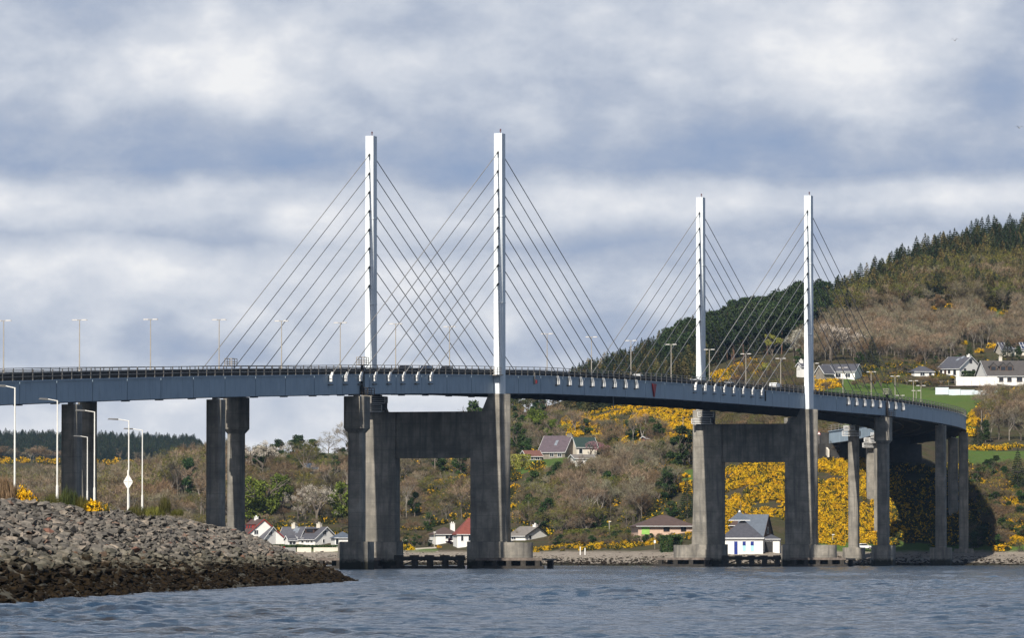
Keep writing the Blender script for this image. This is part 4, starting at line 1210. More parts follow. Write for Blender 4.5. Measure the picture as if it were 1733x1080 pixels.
def house(cpx, y, fw, gw, eh, rh, yaw, wallm, roofm, label, wins=(), chims=(), hip=False, ov=0.35, cat='house', frame=None, barge=None, D=None, doors=(), rname='roof', skyl=(), clear=True):
    far_px = cpx - fw if yaw <= 0 else cpx + fw
    D = D or min(ground(cpx, y), ground(far_px, y) + fw * .03); k = D / F; ph = radians(yaw)
    if clear: keep(*((cpx - fw, cpx + gw) if yaw <= 0 else (cpx - gw, cpx + fw)), y - rh, y - 3, D)
    L = fw * k / cos(ph); Wd = gw * k / max(0.15, abs(sin(ph))) if gw else fw * k * .7
    sg = 1 if yaw <= 0 else -1
    cx, cy = sg * L / 2, -Wd / 2
    cor = Vector((xat(cpx, D), D, zat(y, D)))
    R_ = Matrix.Rotation(ph, 3, 'Z')
    ctr = cor - R_ @ Vector((cx, cy, 0))
    root = empty('house', ctr, ph, label=label, cat=cat)
    he, hr = eh * k, rh * k
    mb = MB()
    if hip:
        mb.box(-L / 2, L / 2, -Wd / 2, Wd / 2, -2.5, he)
    else:
        P = [(-Wd / 2, -2.5), (Wd / 2, -2.5), (Wd / 2, he), (0, hr - .12), (-Wd / 2, he)]
        vs = [(-L / 2, p, z) for p, z in P] + [(L / 2, p, z) for p, z in P]; n = 5
        mb.add(vs, [(i, i + 5, (i + 1) % 5 + 5, (i + 1) % 5) for i in range(5)] + [(0, 1, 2, 3, 4), (9, 8, 7, 6, 5)])
    mb.build('wall', wallm, root)
    mb = MB()
    if hip:
        a, b_ = L / 2 + ov, Wd / 2 + ov; rl = max(0.05, L / 2 - Wd / 2 * .9)
        vs = [(-a, -b_, he), (a, -b_, he), (a, b_, he), (-a, b_, he), (-rl, 0, hr), (rl, 0, hr)]
        vs += [(x, yy, z - .14) for x, yy, z in vs[:4]]
        mb.add(vs, [(0, 1, 5, 4), (1, 2, 5), (2, 3, 4, 5), (3, 0, 4), (0, 6, 7, 1), (1, 7, 8, 2), (2, 8, 9, 3), (3, 9, 6, 0), (6, 9, 8, 7)])
    else:
        sl_ = (hr - he) / (Wd / 2); ye = Wd / 2 + ov; ze = he - ov * sl_
        for s_ in (-1, 1):
            vs = [(-L / 2 - ov, s_ * ye, ze), (L / 2 + ov, s_ * ye, ze), (L / 2 + ov, 0, hr), (-L / 2 - ov, 0, hr)]
            vs += [(x, yy, z + .16) for x, yy, z in vs]
            fs = [(0, 1, 2, 3), (7, 6, 5, 4), (4, 5, 1, 0), (5, 6, 2, 1), (6, 7, 3, 2), (7, 4, 0, 3)]
            if s_ < 0: fs = [f[::-1] for f in fs]
            mb.add(vs, fs)
    roof = mb.build(rname, roofm, root)
    if not hip:
        for s_ in (-1, 1):     # barge boards
            mb = MB()
            for t_ in (-1, 1):
                x0 = s_ * (L / 2 + ov); x1 = x0 + s_ * .06
                vs = [(x0, t_ * (ye + .02), ze - .08), (x1, t_ * (ye + .02), ze - .08), (x1, 0, hr - .08), (x0, 0, hr - .08)]
                vs += [(a_, b2, c_ + .26) for a_, b2, c_ in vs]
                mb.hexa(vs)
            mb.build('barge_board', barge or M_FRAME, root)
    mb = MB(); mb.box(-L / 2 - ov + .1, L / 2 + ov - .1, -Wd / 2 - ov - .12, -Wd / 2 - ov - .002, (he - (0 if hip else ov * (hr - he) / (Wd / 2))) - .12, (he - (0 if hip else ov * (hr - he) / (Wd / 2))) + .02)
    mb.build('gutter', M_FRAME, root)
    for (u, hh, cw, cm) in chims:
        mb = MB(); x = -L / 2 + u * L
        mb.box(x - cw / 2, x + cw / 2, -.45, .45, hr - 1.3, hr + hh); mb.box(x - cw / 2 - .08, x + cw / 2 + .08, -.53, .53, hr + hh, hr + hh + .12)
        mb.tube((x - cw * .2, 0, hr + hh + .1), (x - cw * .2, 0, hr + hh + .5), .12, .1, n=7); mb.tube((x + cw * .2, 0, hr + hh + .1), (x + cw * .2, 0, hr + hh + .5), .12, .1, n=7)
        mb.build('chimney', cm, roof)
    for wdw in wins: window(root, wdw[0], wdw[1], wdw[2], wdw[3], wdw[4], L, Wd, frame)
    for (face, u, w_, h_, dm) in doors:
        mb = MB(); c = -(L if face == 'f' else Wd) / 2 + u * (L if face == 'f' else Wd)
        if face == 'f': mb.box(c - w_ / 2, c + w_ / 2, -Wd / 2 - .07, -Wd / 2 - .004, 0, h_)
        else: mb.box((L / 2 + .004) * sg, (L / 2 + .07) * sg, c - w_ / 2, c + w_ / 2, 0, h_)
        mb.build('door', dm, root)
    for (u, f, w_, l_) in skyl:    # roof windows on the front slope
        x = -L / 2 + u * L; mb = MB(); sl2 = (hr - he) / (Wd / 2)
        for dz, mm in ((.22, 0),):
            ya, yb = -Wd / 2 * (1 - f), -Wd / 2 * (1 - f) + l_
            za, zb2 = he + (ya + Wd / 2) * sl2 + .17, he + (yb + Wd / 2) * sl2 + .17
            mb.hexa([(x - w_ / 2, ya, za), (x + w_ / 2, ya, za), (x + w_ / 2, yb, zb2), (x - w_ / 2, yb, zb2), (x - w_ / 2, ya, za + .08), (x + w_ / 2, ya, za + .08), (x + w_ / 2, yb, zb2 + .08), (x - w_ / 2, yb, zb2 + .08)])
        mb.build('roof_window', mat('roof_window_glass', (0.22, 0.24, 0.27), .3), roof)
    root['_L'] = L; root['_W'] = Wd; root['_he'] = he; root['_hr'] = hr
    return root
def dormer(h_, u, f, w_, hh, rm, wm, flat=False, name='dormer'):
    L, Wd, he, hr = h_['_L'], h_['_W'], h_['_he'], h_['_hr']
    sl2 = (hr - he) / (Wd / 2); x = -L / 2 + u * L; y0 = -Wd / 2 + f * Wd / 2; z0 = he + f * Wd / 2 * sl2 + .1
    dep = hh / sl2 + .2
    mb = MB(); mb.box(x - w_ / 2, x + w_ / 2, y0, min(y0 + dep + .6, -0.05), z0 - .1, z0 + hh)
    dm = mb.build(name, wm, h_)
    mb = MB()
    if flat: mb.box(x - w_ / 2 - .2, x + w_ / 2 + .2, y0 - .2, y0 + dep + .4, z0 + hh, z0 + hh + .14)
    else:
        for s_ in (-1, 1):
            vs = [(x + s_ * (w_ / 2 + .25), y0 - .25, z0 + hh - .12), (x, y0 - .25, z0 + hh + w_ * .62), (x, y0 + dep + 1.2, z0 + hh + w_ * .62), (x + s_ * (w_ / 2 + .25), y0 + dep + .5, z0 + hh - .12)]
            vs2 = [(a, b_, c + .12) for a, b_, c in vs]
            fs = [(0, 1, 2, 3), (7, 6, 5, 4), (0, 4, 5, 1), (1, 5, 6, 2), (2, 6, 7, 3), (3, 7, 4, 0)]
            mb.add(vs + vs2, fs)
        mb.add([(x - w_ / 2, y0 - .05, z0 + hh), (x + w_ / 2, y0 - .05, z0 + hh), (x, y0 - .05, z0 + hh + w_ * .55)], [(0, 1, 2)])
    mb.build('dormer_roof', rm, dm)
    mb = MB(); mb.box(x - w_ * .36, x + w_ * .36, y0 - .06, y0 - .003, z0 + .25, z0 + hh - .15); mb.build('dormer_window', M_GLASS, dm)

CW = W_WHITE
hA = house(411, 925, 22, 70, 13, 45, -68, W_WHITE, R_BROWN, 'big white gabled house with red dormers, leftmost of the shore row', chims=[(.35, .7, 1.0, CW)], barge=M_REDW, wins=[('r', .32, 3.3, 1.1, 1.1)])
for u in (.12, .35, .58, .81): dormer(hA, u, .5, 1.3, 1.1, R_RED, M_REDW, True)
hB = house(446, 924, 31, 30, 11, 31, -42, W_WHITE, R_SLATE, 'white house with box dormer, second from left in the shore row', wins=[('f', .3, .9, .9, 1.3), ('f', .7, .9, .9, 1.3), ('r', .38, 2.9, 1.2, 1.0)], chims=[(.42, .9, 1.0, W_CREAM)])
dormer(hB, .45, .45, 3.6, 1.2, R_SLATE, M_BROWNF, True)
hC = house(507, 923, 36, 16, 11, 30, -30, W_CREAM, R_SLATE, 'house with white gabled porch between the two bigger white gables', skyl=[(.62, .6, .9, 1.1), (.75, .45, .9, 1.1)], wins=[('f', .85, .9, .9, 1.2)], chims=[(.5, .9, 1.1, W_CREAM)])
hP = house(489, 925, 12, 7, 11, 17, 25, W_WHITE, R_SLATE, 'small white glazed porch with pointed gable', wins=[('f', .3, .5, .9, 1.4), ('f', .7, .5, .9, 1.4)])
hD = house(533, 924, 33, 38, 11.5, 31, -42, W_WHITE, R_SLATE, 'white house with large gable, rightmost full house of the shore row', wins=[('f', .35, .8, .8, 1.2), ('f', .62, .9, 1.2, 1.0), ('f', .84, .9, .8, 1.0), ('r', .42, 3.0, 1.3, 1.1), ('r', .38, .8, .7, .9)], chims=[(.62, 1.0, 1.3, W_CREAM)])
dormer(hD, .45, .45, 3.4, 1.2, R_SLATE, M_BROWNF, True)
hE = house(567, 926, 32, 8, 15, 26, 10, W_WHITE, R_BLUE, 'white flat-fronted house with grey hipped roof left of the near pier', hip=True, wins=[('f', .12, .6, .7, 1.9)])
hF = house(520, 801, 17, 7, 6, 16, 30, W_CREAM, R_BLUE, 'tiny grey-roofed cottage high on the wooded hill', wins=[], clear=False)
hG = house(738, 916, 40, 14, 11, 24, 12, W_WHITE, R_BROWN, 'white bungalow with brown hipped roof seen through the first portal', hip=True, wins=[('f', .55, .6, 2.0, 1.0), ('f', .85, .6, 1.3, 1.0)], chims=[(.86, .9, 1.2, W_WHITE)])
hH = house(774, 921, 46, 8, 16, 45, 8, W_WHITE, R_RED, 'white house with steep red roof at the first portal leg', hip=True, wins=[('f', .18, .8, .6, 1.6), ('f', .45, .8, .6, 1.6)])
hI = house(889, 917, 28, 42, 10, 25, -40, W_WHITE, R_GREY, 'grey-roofed bungalow right of the near portal leg', chims=[(.85, .5, 1.0, W_WHITE)], barge=M_DARKST, wins=[('f', .3, .6, 1.4, 1.0), ('r', .2, .6, 1.0, 1.0)])
hJ = house(956, 776, 44, 22, 12, 38, -25, W_STONE, R_MAUVE, 'stone house with steep mauve slate roof on the terrace', chims=[(.95, .5, 1.6, W_STONE)], skyl=[(.55, .35, .9, 1.5)], wins=[('f', .5, .5, 1.2, 1.0), ('f', .8, .5, 1.2, 1.0)])
hK = house(976, 772, 34, 10, 16, 31, 16, W_CREAM, R_GREEN, 'stone house with dark green roof right of the mauve roof', wins=[('f', .2, .7, 1.0, 1.3)])
hJ2 = house(891, 780, 26, 10, 8, 17, 14, W_STONE, R_RDB, 'low red-roofed annex left of the mauve-roofed house', wins=[('f', .3, .3, 1.2, .9), ('f', .7, .3, 1.2, .9)])
hL = house(973, 791, 34, 10, 15, 21, 12, W_WHITE, R_GREY, 'white cottage almost hidden by bare birches', wins=[('f', .3, .7, 1.2, 1.1), ('f', .6, .7, 1.0, 1.1)], clear=False)
hL2 = house(1024, 791, 16, 8, 6, 9, 12, W_WHITE, R_GREY, 'small white outhouse behind the bare birches', wins=[('f', .5, .2, .6, .5)], clear=False)
hM = house(1094, 752, 18, 8, 10, 13, 18, mat('pink_render', (0.45, 0.22, 0.16), 0.8), R_BROWN, 'small pink-walled building left of the dark spreading pine', wins=[('f', .5, .5, .8, .8)], clear=False)
hN = house(1080, 905, 96, 14, 14, 33, 6, W_PEACH, R_BROWN, 'long peach bungalow with brown hipped roof behind the gorse', hip=True, ov=.7, wins=[('f', .50, .8, 1.4, .9), ('f', .80, .8, 1.2, 1.0)], doors=[('f', .13, 2.0, 2.0, M_GREEND)], frame=M_BROWNF)
hN2 = house(1104, 906, 16, 6, 8, 15, 10, W_PEACH, R_BROWN, 'small pyramid-roofed porch in front of the peach bungalow', hip=True, ov=.4, wins=[('f', .5, .4, .8, .8)])
# lifeboat station
hO = house(1291, 939, 70, 22, 27, 60, -3, W_WHITE, R_SLATE, 'white lifeboat station with tall hipped slate roof and blue door', hip=True, ov=.35, cat='lifeboat station', doors=[('f', .345, .82, 3.15, M_DOORB)])
L_, W_, he_ = hO['_L'], hO['_W'], hO['_he']
for u in (.545, .74):
    f_ = window(hO, 'f', u, .8, .78, 2.35, L_, W_, M_FRAME)
    c = -L_ / 2 + u * L_
    mb = MB(); mb.box(c - .39, c + .39, -W_ / 2 - .05, -W_ / 2 - .029, 2.15, 3.15); mb.build('blue_panel', M_DOORB, f_)
    mb = MB(); mb.box(c - .39, c + .39, -W_ / 2 - .05, -W_ / 2 - .029, .8, 2.13); mb.build('cyan_panel', M_CYAN, f_)
mb = MB(); hr_ = hO['_hr']; xo = -L_ * .08
rl_ = max(.05, L_ / 2 - W_ / 2 * .9)
mb.add([(xo - 2.6, -2.6, hr_ - .2), (xo + 2.6, -2.6, hr_ - .2), (xo + 2.6, 2.6, hr_ - .2), (xo - 2.6, 2.6, hr_ - .2), (xo, 0, hr_ + 1.9)], [(0, 1, 4), (1, 2, 4), (2, 3, 4), (3, 0, 4), (3, 2, 1, 0)])
cup = mb.build('cupola_roof', R_BLUE, hO)
mb = MB(); mb.box(xo - 2.62, xo + 2.62, -2.66, -2.602, hr_ - .36, hr_ - .2); mb.tube((xo, 0, hr_ + 1.75), (xo, 0, hr_ + 2.2), .35, .15, n=8); mb.build('cupola_trim', M_FRAME, cup)
mb = MB(); mb.tube((xo + .3, 0, hr_ + 2), (xo + .3, 0, hr_ + 4.4), .03, n=5); mb.build('aerial', M_GALV, cup)
mb = MB(); mb.box(-L_ / 2 - .36, L_ / 2 + .36, -W_ / 2 - .5, -W_ / 2 - .38, he_ - .02, he_ + .16); mb.build('fascia_board', M_FRAME, hO)
hO2 = house(1319, 938, 30, 12, 25, 33, -4, W_WHITE, R_SLATE, 'white boathouse wing with open dark garage doorway, right of the lifeboat station', hip=True, cat='boathouse', doors=[('f', .40, 1.9, 3.0, M_DARKST)])  # doorway is a flat dark panel, painted for the shade inside
hO3 = house(1290, 932, 44, 20, 22, 60, -18, W_BROWN, R_BLUE, 'brown-gabled hall with grey roof behind the lifeboat station', barge=M_BROWNF, wins=[('r', .5, 4.2, 1.2, 1.4)])
hO4 = house(1275, 925, 40, 16, 35, 57, -10, W_BROWN, R_BROWN, 'brown-roofed house just peeping over the lifeboat station', hip=True, D=1525)
hO5 = house(1306, 918, 12, 12, 22, 41, -40, W_BROWN, R_BROWN, 'small brown gabled house right of the lifeboat station roof', barge=M_FRAME, D=1540)
hO6 = house(1324, 912, 22, 8, 20, 26, -8, W_STONE, R_GREY, 'low grey-roofed shed right of the small brown gable', D=1545)
# hill houses, right
hQ = house(1447, 643, 58, 15, 15, 27, -16, W_WHITE, R_SLATE, 'long white bungalow with dark slate roof right of the last pylon', wins=[('f', .52, .8, 1.6, 1.2), ('f', .2, .6, 1.2, 1.6), ('f', .8, .8, 1.4, 1.2)])
hQ2 = house(1395, 645, 17, 14, 14, 26, 40, W_STONE, R_SLATE, 'stone-gabled wing at the left end of the long white bungalow')
hQ3 = house(1357, 640, 12, 8, 20, 26, 25, W_WHITE, R_SLATE, 'white house end with chimney peeping left of the last pylon', chims=[(.3, .8, 1.0, W_WHITE)])
hR = house(1548, 638, 34, 8, 9, 19, 15, W_WHITE, R_SLATE, 'small white outbuilding with dark low roof left of the big white gable', hip=True, wins=[('f', .40, .4, 1.4, 1.0), ('f', .80, .4, .9, 1.0)])
hS = house(1624, 635, 34, 42, 12, 32, -42, W_WHITE, R_SLATE, 'large white house with broad gable and slate roof on the hill', chims=[(.92, .4, 1.1, W_WHITE)], frame=M_BROWNF,
           wins=[('f', .15, .6, .7, 1.2), ('f', .52, .6, .8, 1.2), ('f', .78, .3, .9, 1.7), ('r', .5, 4.0, 1.1, 1.0), ('r', .24, .8, .9, 1.3), ('r', .62, .8, 1.2, 1.1)], doors=[('f', .34, .9, 1.9, M_BROWNF)], skyl=[(.55, .62, 1.0, 1.2), (.68, .80, 1.0, 1.2)])
hT = house(1672, 650, 82, 20, 14, 41, 5, W_WHITE, R_DKG, 'white and brown house with grey roof and three pointed dormers', frame=M_BROWNF, chims=[(.40, 1.2, 1.0, W_CREAM)], wins=[('f', .28, .7, 1.2, 1.2), ('f', .45, .7, 1.2, 1.2), ('f', .66, .7, 1.6, 1.4), ('f', .10, .3, 1.2, 1.8)])
for u in (.16, .36, .50): dormer(hT, u, .30, 2.0, 1.5, R_DKG, W_BROWN)
hV = house(1697, 606, 60, 10, 13, 27, 6, W_CREAM, R_SLATE, 'cream house with blue solar panels on its roof, top right', wins=[('f', .3, .6, 1.0, 1.2)])
L_, W_, he_, hr_ = hV['_L'], hV['_W'], hV['_he'], hV['_hr']; sl2 = (hr_ - he_) / (W_ / 2)
M_SOLAR = mat('solar_cells', (0.02, 0.035, 0.09), 0.15, 0.1, 1.0, spec=.6)
for r_i in range(2):
    for c_i in range(11):
        x0 = -L_ / 2 + .6 + c_i * 1.02 + r_i * 1.0; ya = -W_ / 2 * (.86 - r_i * .0) + (1 - r_i) * W_ * .22; yb = ya + W_ * .19
        if x0 + 1 > L_ / 2: continue
        mb = MB(); za, zb2 = he_ + (ya + W_ / 2) * sl2 + .19, he_ + (yb + W_ / 2) * sl2 + .19
        mb.hexa([(x0, ya, za), (x0 + 1, ya, za), (x0 + 1, yb, zb2), (x0, yb, zb2), (x0, ya, za + .05), (x0 + 1, ya, za + .05), (x0 + 1, yb, zb2 + .05), (x0, yb, zb2 + .05)])
        p_ = mb.build('solar_panel', M_FRAME, hV)
        mb = MB(); e = .07; dz = .006
        q_ = [(x0 + e, ya + e, za + .05 + e * sl2 + dz), (x0 + 1 - e, ya + e, za + .05 + e * sl2 + dz), (x0 + 1 - e, yb - e, zb2 + .05 - e * sl2 + dz), (x0 + e, yb - e, zb2 + .05 - e * sl2 + dz)]
        mb.add(q_, [(0, 1, 2, 3)]); mb.build('cells', M_SOLAR, p_)

# walls, fences, terrace
def wall_run(name, pts, h_, th, m, label, cat='wall', posts=None):
    """free-standing wall along ground pixels"""
    P = [Vector(gpt(*p)) if len(p) == 2 else Vector((xat(p[0], p[2]), p[2], zat(p[1], p[2]))) for p in pts]; mb = MB()
    o0 = P[0].copy()
    for a, b_ in zip(P[:-1], P[1:]):
        n_ = Vector((-(b_ - a).y, (b_ - a).x, 0)).normalized() * th / 2
        mb.hexa([a - n_ - Vector((0, 0, 1)) - o0, b_ - n_ - Vector((0, 0, 1)) - o0, b_ + n_ - Vector((0, 0, 1)) - o0, a + n_ - Vector((0, 0, 1)) - o0,
                 a - n_ + Vector((0, 0, h_)) - o0, b_ - n_ + Vector((0, 0, h_)) - o0, b_ + n_ + Vector((0, 0, h_)) - o0, a + n_ + Vector((0, 0, h_)) - o0])
    return tag(new_obj(name, mb.mesh(name, m), Matrix.Translation(o0)), label, cat)
wall_run('sea_wall', [(466, 934), (501, 935)], .95, .3, mat('grey_render_wall', (0.30, 0.29, 0.27), .85), 'grey sea wall at the foot of the white houses, left length')
wall_run('sea_wall', [(503, 935), (527, 935)], .95, .3, W_CREAM, 'cream sea wall below the white porch')
wall_run('sea_wall', [(531, 935), (577, 935)], .95, .3, W_CREAM, 'cream sea wall below the large white gable')
wall_run('shore_kerb', [(704, 932), (738, 931)], .5, .4, W_CREAM, 'low pale kerb wall inside the first portal')
Dw_ = ground(1650, 652)
wall_run('terrace_wall', [(1618, 651, Dw_), (1688, 651, Dw_)], 13 * Dw_ / F, .3, W_WHITE, 'plain white garage wall below the big white gable')
De_ = min(ground(1590, 667), ground(1640, 668), ground(1690, 669)) - 1.5
mb = MB()
for i, (a, b_, t0, t1) in enumerate([(1583, 1606, 656, 665), (1606, 1626, 659, 667), (1626, 1650, 659.5, 668), (1650, 1672, 661, 668.5), (1672, 1694, 661.5, 668)]):
    for k_ in range(1): pass
root = empty('picket_fence', (xat(1583, De_), De_, zat(668, De_)), label='pale blue-white stepped fence along the top of the green field', cat='fence')
for i, (a, b_, t0, t1) in enumerate([(1583, 1606, 656, 666), (1606, 1626, 659, 668), (1626, 1650, 660, 669), (1650, 1672, 661, 670), (1672, 1696, 661.5, 670)]):
    mb = MB(); mb.box(xat(a, De_) + .04, xat(b_, De_) - .04, De_ + i * .3, De_ + i * .3 + .1, zat(t1 + 2, De_), zat(t0, De_)); mb.build('fence_panel', M_PALEB, root, None, False)
# terrace deck with railing in front of the dormered house
Dt = ground(1640, 656); root = empty('terrace', (xat(1640, Dt), Dt, zat(658, Dt)), label='dark timber terrace with thin railing below the hill houses', cat='terrace')
mb = MB(); mb.box(xat(1588, Dt), xat(1745, Dt), Dt - 1.5, Dt + 2, zat(653, Dt) - .25, zat(653, Dt)); mb.build('terrace_deck', M_TIMBL, root, None, False)
for px in range(1592, 1745, 13):
    mb = MB(); mb.box(xat(px, Dt) - .1, xat(px, Dt) + .1, Dt - 1.4, Dt - 1.2, zat(664, Dt), zat(653, Dt) - .252); mb.build('post', M_TIMB, root, None, False)
    mb = MB(); mb.box(xat(px, Dt) - .04, xat(px, Dt) + .04, Dt - 1.45, Dt - 1.37, zat(653, Dt), zat(646, Dt)); mb.build('baluster', M_GALV, root, None, False)
mb = MB(); mb.box(xat(1588, Dt), xat(1745, Dt), Dt - 1.46, Dt - 1.38, zat(646, Dt), zat(646, Dt) + .07); mb.build('handrail', M_GALV, root, None, False)
# carport left of the white garage wall
Dc = ground(1600, 650); root = empty('carport', (xat(1600, Dc), Dc, zat(651, Dc)), label='grey carport with dark opening left of the white garage wall', cat='carport')
mb = MB(); x0, x1 = xat(1588, Dc), xat(1617, Dc); zb_, ztp = zat(652, Dc), zat(640, Dc)
mb.box(x0, x0 + .2, Dc, Dc + 4, zb_, ztp); mb.box(x1 - .2, x1, Dc, Dc + 4, zb_, ztp); mb.box(x0 + .2, x1 - .2, Dc + 3.8, Dc + 4, zb_, ztp); mb.build('wall', W_STONE, root, None, False)
mb = MB(); mb.hexa([(x0 - .3, Dc - .3, ztp), (x1 + .3, Dc - .3, ztp + .9), (x1 + .3, Dc + 4.2, ztp + .9), (x0 - .3, Dc + 4.2, ztp), (x0 - .3, Dc - .3, ztp + .2), (x1 + .3, Dc - .3, ztp + 1.1), (x1 + .3, Dc + 4.2, ztp + 1.1), (x0 - .3, Dc + 4.2, ztp + .2)]); mb.build('roof', R_SLATE, root, None, False)
# retaining wall and parapet of the north approach, right of the last pylon leg
Dr = 1640
wall_run('retaining_wall', [(1388, 763, Dr), (1424, 760, Dr)], 20 * Dr / F, .6, mat('brown_retaining_wall', (0.21, 0.17, 0.14), .9, .2), 'brown concrete retaining wall right of the last pylon leg')
root = empty('parapet_fence', (xat(1392, Dr), Dr, zat(743, Dr)), label='grey bar fence on top of the brown retaining wall', cat='fence')
for i in range(10):
    x = xat(1390 + i * 4, Dr); mb = MB(); mb.box(x - .05, x + .05, Dr - .35, Dr - .25, zat(743.5 - i * .3, Dr), zat(737 - i * .3, Dr)); mb.build('fence_post', M_GALV, root, None, False)
for dz in (0, 2.6, 5):
    mb = MB(); a, b_ = Vector((xat(1389, Dr), Dr - .31, zat(737 + dz, Dr))), Vector((xat(1428, Dr), Dr - .31, zat(734 + dz, Dr))); mb.tube(a, b_, .05, n=5); mb.build('rail', M_GALV, root, None, False)
# white side wall of the north abutment (sunlit wing)
wall_run('wing_wall', [(1391, 752, 1636), (1402, 768, 1622)], 1.0, .5, W_CREAM, 'pale sloping wing wall below the brown retaining wall')

# signs, poles, lamp posts
def sign_root(nm, px, y, D, label, cat): return empty(nm, (xat(px, D), D, zat(y, D)), label=label, cat=cat)
D_ = 1600; r = sign_root('warning_sign', 1386, 745, D_, 'small white triangular warning sign with red border by the last pylon leg', 'road sign'); k = D_ / F
mb = MB(); mb.tube((0, .1, -1), (0, .1, 10 * k), .06, n=6); mb.build('post', M_GALV, r)
mb = MB(); mb.add([(-3.2 * k, 0, 9 * k), (3.2 * k, 0, 9 * k), (0, 0, 15 * k), (-3.2 * k, .05, 9 * k), (3.2 * k, .05, 9 * k), (0, .05, 15 * k)], [(0, 1, 2), (5, 4, 3), (0, 3, 4, 1), (1, 4, 5, 2), (2, 5, 3, 0)]); b_ = mb.build('red_border', M_RED, r)
mb = MB(); mb.add([(-2.2 * k, -.01, 9.6 * k), (2.2 * k, -.01, 9.6 * k), (0, -.01, 13.8 * k)], [(0, 1, 2)]); mb.build('white_face', W_WHITE, b_)
# number board seen through the first portal
D_ = ground(685, 925); k = D_ / F; r = sign_root('number_board', 684.7, 927, D_, 'small white board with black number 45 left inside the first portal', 'sign')
mb = MB(); mb.tube((0, .08, -.5), (0, .08, 8 * k), .05, n=6); mb.build('post', M_GALV, r)
mb = MB(); mb.prism([(-3.4 * k, 0), (3.4 * k, 0), (3.4 * k, .05), (-3.4 * k, .05)], 7.0 * k, 13.2 * k); face = mb.build('board', W_WHITE, r)
fc = bpy.data.curves.new('number', 'FONT'); fc.body = '45'; fc.size = 5.6 * k; fc.align_x = 'CENTER'; fc.extrude = .01; fc.offset = .02
tmp = bpy.data.objects.new('tmp', fc); COL.objects.link(tmp)
nme = bpy.data.meshes.new_from_object(tmp.evaluated_get(bpy.context.evaluated_depsgraph_get())); nme.materials.clear(); nme.materials.append(M_DARKST)
bpy.data.objects.remove(tmp)
new_obj('number', nme, Matrix.Translation((0, -.02, 8.2 * k)) @ Matrix.Rotation(pi / 2, 4, 'X'), face)
# white sign on the beach post
D_ = ground(1108, 930); k = D_ / F; r = sign_root('beach_sign', 1108, 932, D_, 'white notice on a thin post at the beach before the peach bungalow', 'sign')
mb = MB(); mb.tube((0, .08, -.5), (0, .08, 24 * k), .05, n=6); mb.build('post', M_GALV, r)
mb = MB(); mb.box(-1.6 * k, 1.6 * k, 0, .05, 12 * k, 17 * k); mb.build('board', W_WHITE, r)
for px, l_ in ((982, 'left one of the two short white marker posts on the beach'), (990, 'right one of the two short white marker posts on the beach')):
    D_ = ground(px, 940); k = D_ / F; mb = MB(); mb.tube((0, 0, -.4), (0, 0, 14 * k if px == 982 else 12 * k), .14, n=8)
    tag(new_obj('marker_post', mb.mesh('marker_post', W_WHITE), Matrix.Translation((xat(px, D_), D_, tz(xat(px, D_), D_)))), l_, 'post', 'white marker posts')
def village_lamp(px, y, ytop, label, D=None):
    D = D or ground(px, y); k = D / F; h_ = (y - ytop) * k; r = empty('street_lamp', (xat(px, D), D, zat(y, D)), label=label, cat='street lamp')
    mb = MB(); mb.tube((0, 0, -.5), (0, 0, h_), .09, .06, n=7); mb.build('column', M_LAMP, r)
    mb = MB(); mb.box(-.2, .45, -.12, .12, h_, h_ + .18); mb.build('lantern', M_LAMPW, r)
village_lamp(735, 931, 902, 'grey lamp post inside the first portal')
village_lamp(1031, 913, 884, 'lamp post at the end of the clipped hedge')
village_lamp(1409, 925, 906, 'short lamp post right of the last pylon base')
def pole(px, y, ytop, label, cross=False):
    D = ground(px, y); k = D / F; h_ = (y - ytop) * k; mb = MB(); mb.tube((0, 0, -1), (0, 0, h_), .15, .10, n=7)
    if cross: mb.box(-.8, .8, -.06, .06, h_ - .6, h_ - .45)
    tag(new_obj('utility_pole', mb.mesh('utility_pole', mat('pole_wood', (0.30, 0.25, 0.20), .9, .2)), Matrix.Translation((xat(px, D), D, tz(xat(px, D), D)))), label, 'pole')
pole(736, 808, 770, 'tall utility pole at the top of the first portal opening')
pole(895, 895, 852, 'utility pole above the grey-roofed bungalow'); pole(1156, 782, 706, 'pale utility pole left of the second portal leg')
pole(1053, 745, 712, 'thin pole standing before the gorse bank'); pole(1661, 733, 695, 'grey utility pole by the gorse below the fence')
# diamond navigation mark on the headland
D_ = 449; k = D_ / F; r = sign_root('diamond_mark', 217, 856, D_, 'white diamond board on a thick cream post on the headland', 'navigation mark')
mb = MB(); mb.tube((0, .14, -.6), (0, .14, 60 * k), .085, n=9); mb.build('post', M_LAMPW, r)
for s_ in (1, -1):
    mb = MB(); vs = [(-8 * k, 0, 40 * k + s_ * .3 * k), (8 * k, 0, 40 * k + s_ * .3 * k), (2 * k, 0, (40 + s_ * 10.5) * k), (-2 * k, 0, (40 + s_ * 10.5) * k)]
    vs += [(x, .03, z) for x, y_, z in vs]; mb.hexa([vs[0], vs[1], vs[5], vs[4], vs[3], vs[2], vs[6], vs[7]]) ; mb.build('board', W_WHITE, r)
mb = MB(); mb.box(-.05, .05, -.05, -.003, -.6, 60 * k); mb.build('batten', M_LAMPW, r)

